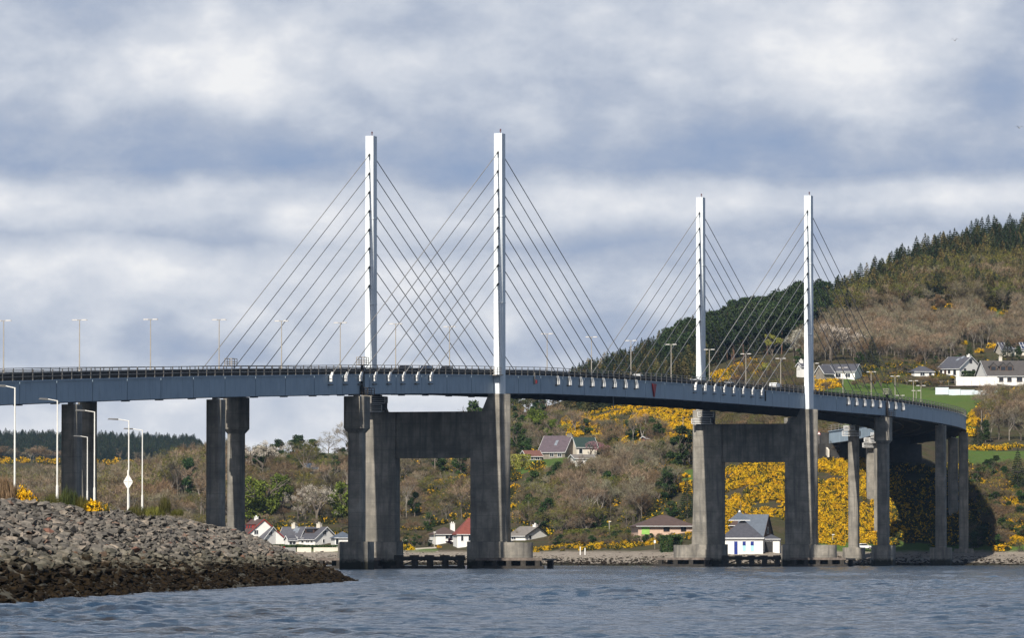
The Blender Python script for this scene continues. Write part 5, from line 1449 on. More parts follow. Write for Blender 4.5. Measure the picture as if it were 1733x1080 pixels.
# single-arm lamps on the headland road
def road_lamp(px, y, ytop, arm_px, D, label):
    k = D / F; x = xat(px, D); X0 = il(TOE, D); cw = il(CRX, D)
    zb_ = zat(y, D); h_ = (y - ytop) * k
    r = empty('street_lamp', (x, D, zb_), label=label, cat='street lamp', group='single-arm lamps on the headland road')
    mb = MB(); mb.tube((0, 0, -1.2), (0, 0, 1.1), .11, n=9); mb.tube((0, 0, 1.1), (0, 0, h_), .072, .055, n=9); mb.build('column', M_LAMPW, r)
    mb = MB(); mb.tube((.02, 0, h_ - .05), (-.55 * arm_px * k, 0, h_ + .12), .04, n=6); mb.build('arm', M_LAMPW, r)
    mb = MB(); a, b_ = -arm_px * k, -.5 * arm_px * k
    mb.hexa([(a, -.14, h_ + .08), (b_, -.1, h_ + .02), (b_, .1, h_ + .02), (a, .14, h_ + .08), (a + .1, -.08, h_ + .2), (b_, -.06, h_ + .18), (b_, .06, h_ + .18), (a + .1, .08, h_ + .2)]); mb.build('lantern', M_LANT, r)
road_lamp(25, 852, 656, 32, 430, 'tallest headland lamp, nearest the left edge'); road_lamp(97, 845, 678, 32, 494, 'second headland lamp, left of the black pier')
road_lamp(160, 846, 697, 33, 562, 'third headland lamp, in front of the black pier edge'); road_lamp(148, 846, 740, 24, 760, 'shortest headland lamp, seen against the black pier')
road_lamp(218, 856, 712, 36, 562, 'headland lamp rising behind the diamond board'); road_lamp(241, 856, 728, 32, 640, 'rightmost headland lamp, right of the diamond board')

# ---------------------------------------------------------------- vehicles
M_TYRE = mat('tyre', (0.015, 0.015, 0.015), .8)
def car(loc, rz, paint, label, kind='car', cat=None):
    r = empty('parked_car' if kind == 'parked' else kind, loc, rz, label=label, cat=cat or ('car' if kind != 'van' else 'van'))
    Lc, Wc = (4.3, 1.75) if kind != 'van' else (5.3, 1.95)
    prof = [(-Lc / 2, .35), (Lc / 2, .35), (Lc / 2, .72), (Lc / 2 - .15, .86), (Lc * .24, .96), (Lc * .10, 1.46), (-Lc * .32, 1.48), (-Lc * .46, .98), (-Lc / 2, .9)] if kind != 'van' else \
           [(-Lc / 2, .35), (Lc / 2, .35), (Lc / 2, .95), (Lc * .38, 1.25), (Lc * .27, 1.95), (-Lc * .47, 2.05), (-Lc / 2, 1.9)]
    n = len(prof); mb = MB()
    def sec(y, ins=0): return [(x, y * (1 - (.16 if z > 1.2 else 0)), z) for x, z in prof]
    a, b_ = sec(-Wc / 2), sec(Wc / 2); mb.add(a + b_, [(i, (i + 1) % n, n + (i + 1) % n, n + i)[::-1] for i in range(n)] + [tuple(range(n)), tuple(range(n, 2 * n))[::-1]])
    body = mb.build('body', paint, r)
    mb = MB(); zt_ = 1.40 if kind != 'van' else 1.8; xs = (-Lc * .30, Lc * .12) if kind != 'van' else (Lc * .05, Lc * .27)
    for s_ in (-1, 1):
        yy0, yy1 = s_ * (Wc / 2 * .985 + .0), s_ * (Wc / 2 * .86 + .01)
        mb.add([(xs[0], s_ * (Wc / 2 + .004), 1.0), (xs[1] + .35, s_ * (Wc / 2 + .004), 1.0), (xs[1], s_ * (Wc / 2 * .84 + .02), zt_), (xs[0] + .1, s_ * (Wc / 2 * .84 + .02), zt_)], [(0, 1, 2, 3) if s_ < 0 else (3, 2, 1, 0)])
    mb.build('side_window', M_GLASS, r)
    for sx in (-1, 1):
        for sy in (-1, 1):
            mb = MB(); x = sx * Lc * .31; mb.tube((x, sy * (Wc / 2 - .2), .33), (x, sy * (Wc / 2 + .02), .33), .33, n=14); wh = mb.build('wheel', M_TYRE, r)
            mb = MB(); mb.tube((x, sy * (Wc / 2 + .021), .33), (x, sy * (Wc / 2 + .035), .33), .2, n=10); mb.build('rim', M_GALV, wh)
    for sy in (-1, 1):
        mb = MB(); mb.box(Lc / 2 - .03, Lc / 2 + .02, sy * .55 - .16, sy * .55 + .16, .62, .78); mb.build('headlight', W_WHITE, r)
    return r
P_W = mat('white_car_paint', (0.75, 0.75, 0.74), .3, .02, spec=.5); P_D = mat('dark_blue_car_paint', (0.02, 0.028, 0.05), .3, .05, spec=.5)
P_S = mat('silver_car_paint', (0.42, 0.43, 0.45), .3, .05, spec=.5); P_B = mat('black_car_paint', (0.012, 0.012, 0.014), .3, .05, spec=.5)
for s_, o_, pm_, kd, lb in [(-40, 7, P_B, 'car', 'black car on the bridge deck left of the first near pylon'), (-28, 7.2, P_D, 'car', 'dark blue car behind the parapet, middle of three by the first pylon'), (-15, 7, P_B, 'car', 'black car behind the parapet just left of the first near pylon'),
                        (116, 7, P_W, 'car', 'white car behind the parapet above the red triangle'), (161, 7, P_S, 'car', 'silver car behind the parapet just right of the second far pylon'),
                        (190, 7, P_S, 'car', 'silver car behind the parapet midway between the second pylons'), (229, 7.5, P_W, 'van', 'white van behind the parapet left of the last pylon')]:
    h = C(s_)[2]; x, y, z = bp(s_, o_, zt(s_) + .10)
    c_ = car((x, y, z), pi / 2 - h, pm_, lb, kd)
D_ = ground(1460, 933); car((xat(1462, D_), D_, tz(xat(1462, D_), D_) + .15), .1, P_W, 'white car parked on the grass under the curving deck', 'parked')
# upturned red boat by the sea wall
D_ = ground(477, 931); k = D_ / F; mb = MB()
for i in range(6):
    pass
n_ = 9; vs = []; fs = []
for i in range(n_):
    u = i / (n_ - 1); x = (-7 + 14 * u) * k; w_ = .75 * sin(pi * min(.97, max(.03, u)) ) ** .5
    for a in np.linspace(0, pi, 6): vs.append((x, -w_ * cos(a), .15 + .75 * sin(a) * (sin(pi * min(.95, max(.05, u)))) ** .4))
for i in range(n_ - 1):
    for j in range(5): fs.append((i * 6 + j, i * 6 + 6 + j, i * 6 + 7 + j, i * 6 + j + 1))
fs += [tuple(range(6)), tuple(range((n_ - 1) * 6, n_ * 6))[::-1]]
mb.add(vs, fs); tag(new_obj('upturned_boat', mb.mesh('upturned_boat', mat('red_boat_paint', (0.42, 0.03, 0.02), .4)), Matrix.Translation((xat(477, D_), D_, tz(xat(477, D_), D_)))), 'upturned red boat in front of the white porch', 'boat')

# ---------------------------------------------------------------- gulls
M_GULL = mat('gull_white', (0.55, 0.54, 0.52), .8, .05); M_GULW = mat('gull_wing', (0.16, 0.15, 0.14), .8, .1)
def gull(px, y, D, rz, bank_, label, dih):
    r = empty('gull', at(px, y, D), rz, label=label, cat='gull')
    mb = MB(); pr = [(-.26, .01), (-.18, .045), (-.05, .075), (.08, .07), (.16, .045), (.21, .045), (.26, .015)]
    for (x0, r0), (x1, r1) in zip(pr[:-1], pr[1:]): mb.tube((x0, 0, 0), (x1, 0, 0.01), r0, r1, n=8, caps=False)
    mb.add([(-.38, -.07, 0), (-.38, .07, 0), (-.2, .03, .012), (-.2, -.03, .012)], [(0, 1, 2, 3)])
    body = mb.build('body', M_GULL, r)
    for s_ in (-1, 1):
        mb = MB(); a, b_, c_ = (0, s_ * .05, .03), (.04, s_ * .34, .03 + dih * .30), (-.08, s_ * .68, .03 + dih * .06)
        def sect(p, ch, th): return [(p[0] + ch * .4, p[1], p[2]), (p[0], p[1], p[2] + th), (p[0] - ch * .6, p[1], p[2]), (p[0], p[1], p[2] - th * .4)]
        S = sect(a, .2, .02) + sect(b_, .15, .014) + sect(c_, .03, .004)
        fs = [(i + k_, (i + 1) % 4 + k_, (i + 1) % 4 + k_ + 4, i + k_ + 4) for k_ in (0, 4) for i in range(4)] + [(8, 9, 10, 11)]
        mb.add(S, fs if s_ > 0 else [f[::-1] for f in fs]); mb.build('wing', M_GULW, r)
gull(1616, 68, 900, radians(70), 0, 'gull with arched wings flying in the upper right sky', 1.0)
gull(1725, 216, 850, radians(110), 0, 'gull gliding at the right edge of the sky', .8)


# ---------------------------------------------------------------- trees that can be told apart
T = hero
T('blossom', 446, 806, 60, 1.3, 'big grey-white blossom tree on the hill right of the second pier', v=0)
T('blossom', 492, 772, 38, 0.9, 'smaller white blossom tree higher up, right of the big one', v=1)
T('blossom', 536, 893, 72, 1.0, 'wide grey-white blossom tree behind the white gabled houses', v=2)
T('blossom', 505, 885, 58, .9, 'greyish blossom tree directly above the conservatory house', v=0)
T('green', 437, 893, 92, 1.1, 'broad bright green tree left of the white gabled houses', v=0)
T('green', 470, 868, 72, 1.05, 'rounded bright green tree on the slope below the big blossom tree', v=1)
T('green', 580, 888, 78, .95, 'tall yellow-green tree beside the near portal pier column', v=2)
T('cone', 424, 772, 32, .8, 'short dark conifer low on the hill crest by the second pier', v=0)
T('evergreen', 438, 778, 42, 1.1, 'rounded dark pine on the crest above the big blossom tree', v=0, clear=.35)
T('evergreen', 470, 776, 46, 1.1, 'wide dark pine on the crest, left of two', v=1, clear=.35)
T('evergreen', 503, 774, 48, 1.15, 'tallest dark pine on the left hill crest', v=2, clear=.35)
T('evergreen', 530, 772, 36, 1.2, 'low dark pine on the crest before the bare trees', v=3, clear=.35)
T('bare', 590, 778, 62, 1.1, 'brown leafless tree on the crest touching the pier capital', v=0)
T('bare', 556, 775, 44, 1.2, 'spreading leafless tree on the crest above the small grey roof', v=2)
T('budding', 516, 806, 62, .9, 'olive budding birch group above the small grey-roofed house', v=0)
T('budding', 545, 815, 46, 1.0, 'olive budding tree right of the small grey-roofed house', v=1)
T('bare', 560, 850, 62, 1.0, 'grey leafless tree with pale stems left of the near pier', v=1)
T('bare', 585, 840, 58, .9, 'pale stemmed leafless tree partly hidden by the near pier', v=3)
T('evergreen', 568, 802, 32, .9, 'dark evergreen tree high beside the near pier', v=0)
T('green', 410, 815, 20, .6, 'small yellow-green shrub-like tree left of the big blossom tree', v=0)
# through the first portal
T('evergreen', 745, 805, 48, 1.0, 'dark green tree at the top of the first portal opening, left', v=1)
T('evergreen', 780, 808, 44, 1.1, 'green tree at the top right of the first portal opening', v=2)
T('bare', 685, 815, 48, 1.0, 'pale leafless tree in the top left corner of the portal opening', v=4)
T('bare', 688, 880, 68, .75, 'single white-stemmed birch inside the portal opening', v=1)
T('evergreen', 702, 876, 44, .8, 'dark green tree beside the white-stemmed birch in the portal', v=0)
T('budding', 733, 895, 46, 1.0, 'dark olive tree behind the brown hipped roof in the portal', v=2)
T('evergreen', 727, 905, 38, .9, 'dark shrubby tree just left of the brown hipped roof', v=1)
T('bare', 782, 880, 60, 1.0, 'leafless tree rising behind the red roof in the portal', v=0)
T('scrub', 705, 910, 30, 1.1, 'brown scrub tree near the small signboard in the portal', v=0)
T('green', 748, 918, 13, 1.0, 'small round yellow-green bush in front of the brown roof', v=1)
T('purple', 761, 923, 12, 1.4, 'round dark purple shrub in front of the brown-roofed house', cat='shrub')
# above the crossbeam of the first portal
T('evergreen', 803, 742, 66, .8, 'dark evergreen crown above the right end of the first crossbeam', v=2)
T('larch', 785, 742, 48, .7, 'thin spire-topped conifer above the first crossbeam', v=0)
T('evergreen', 656, 762, 68, .7, 'round crown above the left end of the first crossbeam', v=0)
# middle slope
T('green', 912, 735, 48, 1.1, 'bright green tree below the deck right of the near pylon leg', v=0)
T('green', 935, 745, 40, 1.0, 'fresh green tree above the mauve roof', v=2)
T('yellowgreen', 957, 742, 26, 1.0, 'small yellow-green tree at the edge of the gorse bank', v=0)
T('evergreen', 877, 775, 60, .9, 'dark green tree next to the near pylon leg', v=1)
T('evergreen', 893, 778, 38, .9, 'dark rounded evergreen left of the red-roofed annex', v=2)
T('budding', 895, 712, 48, 1.0, 'pale olive tree right under the deck beside the leg', v=0)
T('larch', 940, 700, 60, .9, 'dark conifer under the deck left of the gorse bank', v=1)
T('larch', 962, 695, 58, .9, 'dark conifer under the deck just left of the gorse bank', v=2)
T('bare', 915, 772, 60, 1.1, 'big brown leafless tree left of the mauve roof', v=2)
T('pinkblossom', 1000, 772, 26, 1.3, 'pink blossom tree beside the green roof', v=0)
T('pinkblossom', 1024, 776, 24, 1.2, 'second pink blossom tree, nearer the bare birches', v=0)
T('scrub', 1010, 735, 26, 1.3, 'grey twiggy tree in front of the gorse bank', v=1)
T('bare', 1085, 755, 58, .75, 'tall pale brown poplar-like tree against the gorse bank', v=3)
T('bare', 1072, 752, 46, .7, 'shorter pale brown tree against the gorse bank', v=1)
T('pine', 1160, 795, 76, 1.1, 'dark spreading pine left of the second portal leg', v=0)
T('evergreen', 1145, 800, 64, .9, 'dark olive tree left of the spreading pine', v=0)
T('darkcone', 1163, 876, 66, .85, 'dark pointed conifer behind the peach bungalow', v=0)
T('evergreen', 1136, 878, 30, 1.2, 'low dark evergreen beside the pointed conifer', v=1)
T('bare', 1085, 885, 66, 1.0, 'leafless fan-shaped tree above the clipped hedge', v=0)
T('budding', 1120, 800, 54, 1.0, 'olive-green tree in the hollow left of the dark pine', v=1)
T('bare', 1122, 800, 62, 1.0, 'reddish brown leafless tree in front of the dark pine', v=2)
# above the deck
T('yellowgreen', 1307, 612, 48, .95, 'pale yellow-green willow between the second pair of pylons', v=0)
T('yellowgreen', 1296, 645, 32, 1.3, 'low yellow-green willow bush just above the parapet', v=0)
T('blossom', 1345, 615, 58, .9, 'greyish pink blossom tree left of the last pylon', v=1)
T('blossom', 1405, 612, 66, 1.1, 'wide greyish blossom tree right of the last pylon', v=2)
T('evergreen', 1354, 620, 32, 1.0, 'dark evergreen shrub tree left of the last pylon', v=0)
T('darkcone', 1476, 622, 52, 1.0, 'dark green conifer behind the right end of the bungalow', v=0)
T('evergreen', 1455, 618, 22, 1.3, 'low dark evergreen left of the dark conifer', v=1)
T('bare', 1567, 622, 50, 1.1, 'leafless tree with leaning trunk between the small and large white houses', v=4)
T('cone', 1641, 606, 30, .9, 'small dark conifer behind the white gable', v=0)
T('darkcone', 1706, 612, 36, 1.5, 'wide dark conifer in front of the house with solar panels', v=0)
T('evergreen', 1724, 612, 26, .9, 'dark evergreen at the right edge below the solar panels', v=2)
T('scrub', 1590, 660, 16, 1.6, 'brown rounded scrub above the green field', v=2)
T('scrub', 1560, 655, 18, 1.6, 'brown twiggy scrub left of the white fence', v=0)
T('scrub', 1535, 652, 16, 1.6, 'brown twiggy scrub behind the lamp tops', v=1)
T('darkcone', 1722, 835, 74, .75, 'large dark conifer at the right edge below the lower field', v=0)
T('darkcone', 1655, 756, 44, .9, 'dark conifer beside the end of the curving deck', v=0)
T('evergreen', 1668, 750, 40, .9, 'dark evergreen right of the conifer by the deck end', v=1)
for i, (px, y, h_) in enumerate([(1690, 748, 52), (1708, 748, 56), (1728, 750, 58), (1676, 748, 46), (1716, 730, 50), (1698, 726, 44)]):
    T('bare', px, y, h_, 1.0, 'leafless brown tree above the lower field at the right edge', 'leafless trees above the lower field', v=i)
# far left, beyond the lamps
T('evergreen', 322, 850, 80, .7, 'dark round-headed evergreen left of the second pier', v=0)
T('budding', 300, 846, 90, .8, 'tall olive-brown tree left of the dark round-headed evergreen', v=1)
T('bare', 288, 848, 66, .8, 'white-stemmed birch group between the two piers', v=1)
T('bare', 340, 872, 74, .9, 'leafless tree touching the left side of the second pier', v=3)
T('budding', 345, 880, 48, 1.1, 'olive scrub tree low beside the second pier', v=2)

# ---------------------------------------------------------------- gorse
def gorse_mesh(seed, yellow):
    r_ = np.random.default_rng(seed); n = 1100
    d_ = rdir(r_, n); d_[:, 2] = np.abs(d_[:, 2])
    lump = 1 + .22 * np.sin(d_[:, 0] * 7 + seed) * np.sin(d_[:, 1] * 6 + 1) + .1 * r_.normal(size=n)
    P = d_ * lump[:, None] * np.array([1.5, 1.5, 1.25]) * r_.uniform(.75, 1.0, (n, 1))
    A, B_ = axes(r_, n, .135, .7)
    cl = rdir(r_, 16); cl[:, 2] = np.abs(cl[:, 2])
    near = (d_ @ cl.T).max(1); idx = (near > np.quantile(near, 1 - yellow)).astype(int)
    P = P * (1 + .08 * idx[:, None])
    return quads_mesh('gorse_bush', P, A, B_, [L_GOG, L_GOY], idx)
GM = [gorse_mesh(1, .74), gorse_mesh(2, .58), gorse_mesh(3, .66), gorse_mesh(4, .22), gorse_mesh(5, .10)]
def gorse(px, y, wpx, label, v=0, flat=1.0):
    x, D, z = gpt(px, y); s_ = wpx * D / F / 3.0
    keep(px - wpx * .45, px + wpx * .45, y - wpx * .5, y - 2, D)
    o = new_obj('gorse_bush', GM[v], Matrix.Translation((x, D, z - .1)) @ Matrix.Rotation(random.uniform(0, 6), 4, 'Z') @ Matrix.Diagonal((s_, s_, s_ * flat, 1)))
    tag(o, label, 'gorse bush'); return o
g0 = gorse(690, 932, 22, 'yellow gorse bush by the shore left inside the first portal', 0)
g1 = gorse(742, 929, 10, 'small bright gorse bush beside the portal lamp post', 1)
g2 = gorse(1695, 934, 30, 'rounded yellow gorse bush alone at the right shore', 2, .8)
g3 = gorse(683, 897, 12, 'gorse bush high on the left edge inside the first portal', 3)
g4 = gorse(1000, 932, 20, 'green gorse bush with few flowers behind the white posts', 4)
for px, y, w_, l_, v in [(1678, 528, 18, 'large yellow gorse bush high on the hill at the clearing', 0), (1700, 532, 16, 'flat yellow gorse bush right of the hill clearing', 1),
                         (1608, 522, 16, 'yellow gorse bush on the hill below the brown conifers', 2), (1580, 524, 12, 'smaller gorse bush left of its neighbour below the conifers', 2),
                         (1633, 584, 14, 'yellow gorse bush above the white gabled house', 0), (1680, 590, 20, 'gorse bush above and left of the solar roof', 0),
                         (1658, 598, 16, 'gorse bush between white gable and dormered house, upper', 1), (1672, 618, 16, 'gorse bush between white gable and dormered house, lower', 1),
                         (850, 828, 20, 'yellow gorse bush cut by the near pylon leg', 0), (872, 832, 18, 'yellow gorse bush just right of the near pylon leg', 0), (868, 860, 16, 'lower gorse bush right of the near pylon leg', 1),
                         (1030, 888, 10, 'small gorse bush under the bare trees above the hedge', 1), (1041, 858, 12, 'orange-yellow gorse bush above the hedge', 0),
                         (1385, 795, 24, 'gorse bush against the last pylon leg below the retaining wall', 0)]:
    gorse(px, y, w_, l_, v)
keep(1100, 1172, 803, 848, ground(1150, 852)); keep(985, 1175, 690, 738, min(ground(1080, 745), ground(1165, 745), ground(1120, 745)) - 12); keep(1645, 1700, 675, 725, ground(1650, 728))
# groups of look-alikes
SKY_R = [(1400, 545), (1440, 520), (1500, 490), (1560, 462), (1650, 440), (1733, 425), (1733, 442), (1560, 480), (1400, 560)]
many('spruce', 34, [(1490, 495), (1560, 458), (1650, 434), (1745, 416), (1745, 445), (1560, 480), (1490, 505)], 8, 16, .95, 'dark spruce among many along the high right-hand skyline', 'spruces along the right-hand skyline')
many('larch', 26, [(1385, 560), (1440, 515), (1560, 478), (1745, 445), (1745, 500), (1560, 520), (1400, 560)], 10, 14, 1.0, 'olive-brown conifer among many below the right-hand skyline', 'olive-brown conifers below the right-hand skyline')
many('pine', 44, [(1125, 628), (1150, 605), (1230, 580), (1330, 548), (1365, 545), (1365, 590), (1290, 610), (1200, 625), (1150, 640)], 11, 15, 1.15, 'dark pine among many in the wood between the rear pylons', 'pines in the wood between the rear pylons')
many('spruce', 40, [(985, 656), (1060, 640), (1130, 615), (1180, 606), (1180, 630), (1060, 660), (980, 672)], 9, 14, .9, 'dark spruce among many left of the second portal, above the parapet', 'spruces above the parapet left of the second portal')
many('bare', 50, [(1375, 590), (1470, 560), (1600, 550), (1740, 545), (1740, 590), (1560, 610), (1470, 605), (1380, 610)], 7, 9.5, .8, 'grey leafless tree among many below the right-hand conifers', 'leafless trees below the right-hand conifers')
many('bare', 34, [(960, 860), (980, 820), (1040, 795), (1120, 800), (1115, 870), (1040, 900), (970, 900)], 8, 12, .85, 'thin grey leafless tree among many on the steep slope between the portals', 'leafless trees on the slope between the portals')
many('budding', 26, [(870, 880), (900, 830), (960, 830), (1000, 880), (960, 905), (880, 900)], 5, 8, 1.1, 'olive budding scrub tree among many above the grey-roofed bungalow', 'olive scrub trees on the slope above the bungalow')
many('scrub', 26, [(400, 850), (430, 815), (590, 800), (600, 890), (560, 900), (400, 900)], 6, 9, 1.1, 'brown leafless scrub tree among many on the left hill', 'brown scrub trees on the left hill')
many('budding', 14, [(400, 850), (430, 815), (590, 800), (600, 880), (400, 890)], 7, 10, 1.0, 'olive budding tree among many on the left hill', 'olive budding trees on the left hill')

# the woods that read as one mass
stuff_trees('spruce_wood', ['spruce', 'spruce', 'larch'], 520, [(1385, 560), (1440, 512), (1500, 490), (1560, 455), (1650, 430), (1760, 408), (1760, 465), (1600, 480), (1480, 510), (1385, 565)], 6.5, 14.5)
stuff_trees('larch_wood', ['larch', 'larch', 'spruce', 'budding', 'larch'], 700, [(1385, 565), (1480, 505), (1600, 475), (1760, 455), (1760, 528), (1600, 532), (1480, 538), (1385, 572)], 9, 13, 1.05)
stuff_trees('brown_wood', ['scrub', 'budding', 'bare'], 260, [(1385, 565), (1480, 520), (1560, 500), (1760, 470), (1760, 530), (1600, 535), (1480, 540), (1385, 575)], 8, 12, 1.1)
stuff_trees('ridge_wood', ['spruce', 'spruce', 'larch'], 560, [(965, 672), (1000, 654), (1060, 638), (1130, 612), (1190, 600), (1190, 655), (1060, 690), (975, 705)], 9, 13)
stuff_trees('pine_wood', ['pine', 'pine', 'spruce'], 420, [(1120, 635), (1150, 603), (1230, 572), (1340, 540), (1400, 528), (1400, 570), (1300, 600), (1200, 622), (1140, 650)], 10, 15, 1.1)
stuff_trees('birch_wood', ['bare', 'bare', 'scrub'], 900, [(1340, 640), (1350, 580), (1400, 560), (1480, 545), (1600, 530), (1760, 520), (1760, 605), (1640, 610), (1480, 615), (1380, 618)], 5, 8.5, .85)
stuff_trees('hillside_scrub', ['scrub', 'budding', 'budding', 'bare'], 620, [(395, 905), (400, 830), (430, 800), (590, 780), (690, 765), (860, 745), (870, 800), (800, 870), (700, 895), (600, 900), (430, 905)], 3, 7, 1.2)
stuff_trees('crest_trees', ['evergreen', 'budding', 'scrub', 'pine'], 170, [(395, 800), (430, 795), (590, 768), (740, 748), (900, 700), (980, 690), (980, 715), (900, 730), (740, 775), (590, 790), (400, 815)], 7, 10, 1.0)
stuff_trees('steep_slope_wood', ['bare', 'budding', 'scrub', 'budding', 'evergreen'], 420, [(870, 905), (875, 850), (960, 815), (1050, 792), (1170, 800), (1120, 880), (1060, 902), (960, 915)], 5, 9, 1.0)
stuff_trees('village_trees', ['bare', 'budding', 'evergreen', 'scrub'], 130, [(865, 770), (875, 720), (960, 715), (985, 742), (1100, 745), (1175, 765), (1175, 790), (1090, 790), (1050, 775), (960, 735), (900, 740), (885, 775)], 6, 9, 1.0)
stuff_trees('lower_shrubs', ['budding', 'scrub', 'evergreen'], 300, [(870, 915), (960, 915), (1080, 905), (1200, 905), (1200, 918), (1080, 925), (870, 928)], 1.6, 3.2, 1.4)
stuff_trees('shore_shrubs', ['budding', 'scrub', 'evergreen'], 90, [(660, 905), (760, 918), (760, 926), (660, 926)], 1.6, 3.5, 1.4)
stuff_trees('field_edge_scrub', ['scrub', 'budding'], 170, [(1240, 660), (1240, 622), (1340, 620), (1370, 640), (1460, 645), (1600, 652), (1600, 662), (1420, 660), (1370, 668)], 2, 4.5, 1.4)
stuff_trees('bank_top_wood', ['bare', 'scrub', 'budding'], 190, [(1648, 755), (1660, 700), (1700, 668), (1760, 660), (1760, 762)], 5, 9, 1.0)
stuff_trees('bank_scrub', ['scrub', 'budding', 'evergreen'], 170, [(1640, 940), (1640, 800), (1760, 800), (1760, 935)], 2.5, 5, 1.3)
stuff_trees('under_bridge_scrub', ['budding', 'scrub'], 260, [(1195, 760), (1200, 700), (1420, 725), (1430, 780), (1330, 778)], 2.5, 5.5, 1.3)
stuff_trees('far_left_wood', ['scrub', 'bare', 'budding'], 700, [(-60, 900), (-60, 835), (150, 845), (250, 830), (330, 812), (400, 800), (400, 900)], 9, 14, 1.15)
stuff_trees('gully_scrub', ['scrub', 'budding', 'bare'], 150, [(290, 905), (325, 830), (345, 812), (405, 800), (405, 905)], 4, 8, 1.2)
stuff_trees('thicket_edge_scrub', ['scrub', 'budding', 'bare'], 130, [(985, 758), (1060, 768), (1180, 772), (1180, 790), (1060, 785), (985, 775)], 3, 5.5, 1.3)
stuff_trees('far_brown_wood', ['scrub', 'bare'], 620, [(-80, 850), (-80, 822), (200, 826), (380, 815), (380, 835), (200, 848)], 6, 9, 1.4, 2200)
stuff_trees('ridge_scrub', ['scrub', 'bare'], 420, [(-80, 778), (-80, 772), (200, 776), (380, 786), (380, 792), (200, 782)], 5, 8, 1.4, 2400)
stuff_trees('distant_spruce_forest', ['spruce', 'darkcone'], 3000, [(-80, 792), (-80, 747), (200, 752), (420, 758), (420, 798)], 8, 13, 1.3, 3800)

def stuff_gorse(name, n, poly, s0, s1, pick):
    pts = []
    for _ in range(n):
        px, y = rpoly(poly); D = ground(px, y); x = xat(px, D); s_ = random.uniform(s0, s1)
        if blocked(px, y, D, 1.3 * s_ * F / D, 1.4 * s_ * F / D): continue
        if sin(x * .23 + D * .05) + sin(D * .19 - x * .11) + random.gauss(0, .7) < -.7: continue
        pts.append((x, D, tz(x, D) - .15, (s_, s_, s_ * random.uniform(.8, 1.2)), (0, 0, random.uniform(0, 6.28))))
    scatter(name, pts, [[[g0, g1, g2, g3, g4][i]] for i in pick])
stuff_gorse('gorse_thicket', 2100, [(950, 715), (985, 688), (1060, 672), (1190, 690), (1190, 748), (1150, 772), (1110, 768), (1075, 764), (1010, 748), (965, 742)], .5, .95, (0, 1, 2, 0, 3))
stuff_gorse('gorse_bank', 4600, [(1215, 925), (1215, 800), (1300, 776), (1350, 778), (1440, 776), (1500, 795), (1515, 925), (1500, 922), (1400, 925), (1340, 912), (1300, 880), (1240, 890)], .42, .85, (0, 1, 2, 0, 3, 4))
stuff_gorse('roadside_gorse', 330, [(1085, 815), (1105, 805), (1172, 812), (1172, 850), (1150, 830), (1100, 838)], .6, 1.0, (0, 1, 3))
stuff_gorse('shore_gorse', 260, [(905, 930), (1000, 920), (1100, 914), (1130, 908), (1175, 906), (1175, 914), (1130, 920), (1060, 929), (905, 936)], .4, .8, (0, 1, 3, 4))
stuff_gorse('slope_gorse', 130, [(715, 845), (740, 815), (795, 800), (795, 860), (760, 858), (742, 870)], .45, .9, (0, 3, 4, 3))
stuff_gorse('upper_gorse', 260, [(1160, 668), (1200, 640), (1260, 615), (1290, 612), (1290, 630), (1240, 650), (1190, 672)], .6, 1.1, (0, 1, 3))
stuff_gorse('bungalow_gorse', 120, [(1378, 650), (1380, 640), (1415, 640), (1420, 655), (1380, 668)], .6, 1.0, (0, 0, 1))
stuff_gorse('field_gorse', 330, [(1636, 730), (1650, 700), (1690, 672), (1725, 664), (1722, 672), (1690, 690), (1655, 728), (1640, 742)], .6, 1.2, (0, 1, 0, 2))
stuff_gorse('right_bank_gorse', 820, [(1650, 850), (1645, 800), (1700, 795), (1720, 810), (1735, 900), (1740, 930), (1690, 920), (1690, 880), (1665, 850)], .55, 1.1, (0, 1, 3, 2))
stuff_gorse('deck_end_gorse', 60, [(1640, 764), (1735, 762), (1735, 757), (1640, 760)], .5, .9, (0, 3))
stuff_gorse('dark_scrub_cover', 900, [(395, 925), (400, 800), (590, 775), (860, 745), (1170, 770), (1170, 900), (1060, 915), (700, 905)], .6, 1.4, (4, 4, 4, 4, 4, 3))
stuff_gorse('shaded_bank_scrub', 700, [(1500, 925), (1500, 800), (1640, 790), (1690, 850), (1690, 930)], .6, 1.3, (4, 4, 4, 3))  # mostly flowerless dark bushes, picked to deepen the deck's shade here
stuff_gorse('garden_scrub', 200, [(1455, 648), (1460, 618), (1560, 618), (1620, 640), (1620, 650), (1560, 656)], .5, 1.1, (4, 4, 3))
stuff_trees('garden_shrubs', ['scrub', 'budding', 'evergreen'], 90, [(1455, 645), (1460, 612), (1560, 612), (1740, 610), (1740, 622), (1620, 638), (1560, 650)], 1.8, 3.6, 1.4)
stuff_trees('crest_scrub', ['scrub', 'budding', 'evergreen'], 200, [(395, 806), (430, 800), (590, 774), (620, 774), (620, 786), (590, 790), (400, 818)], 3.5, 5.5, 1.4)
stuff_gorse('far_gorse_line', 170, [(-60, 774), (200, 780), (235, 786), (235, 790), (-60, 786)], .9, 1.6, (3, 1, 3, 4))

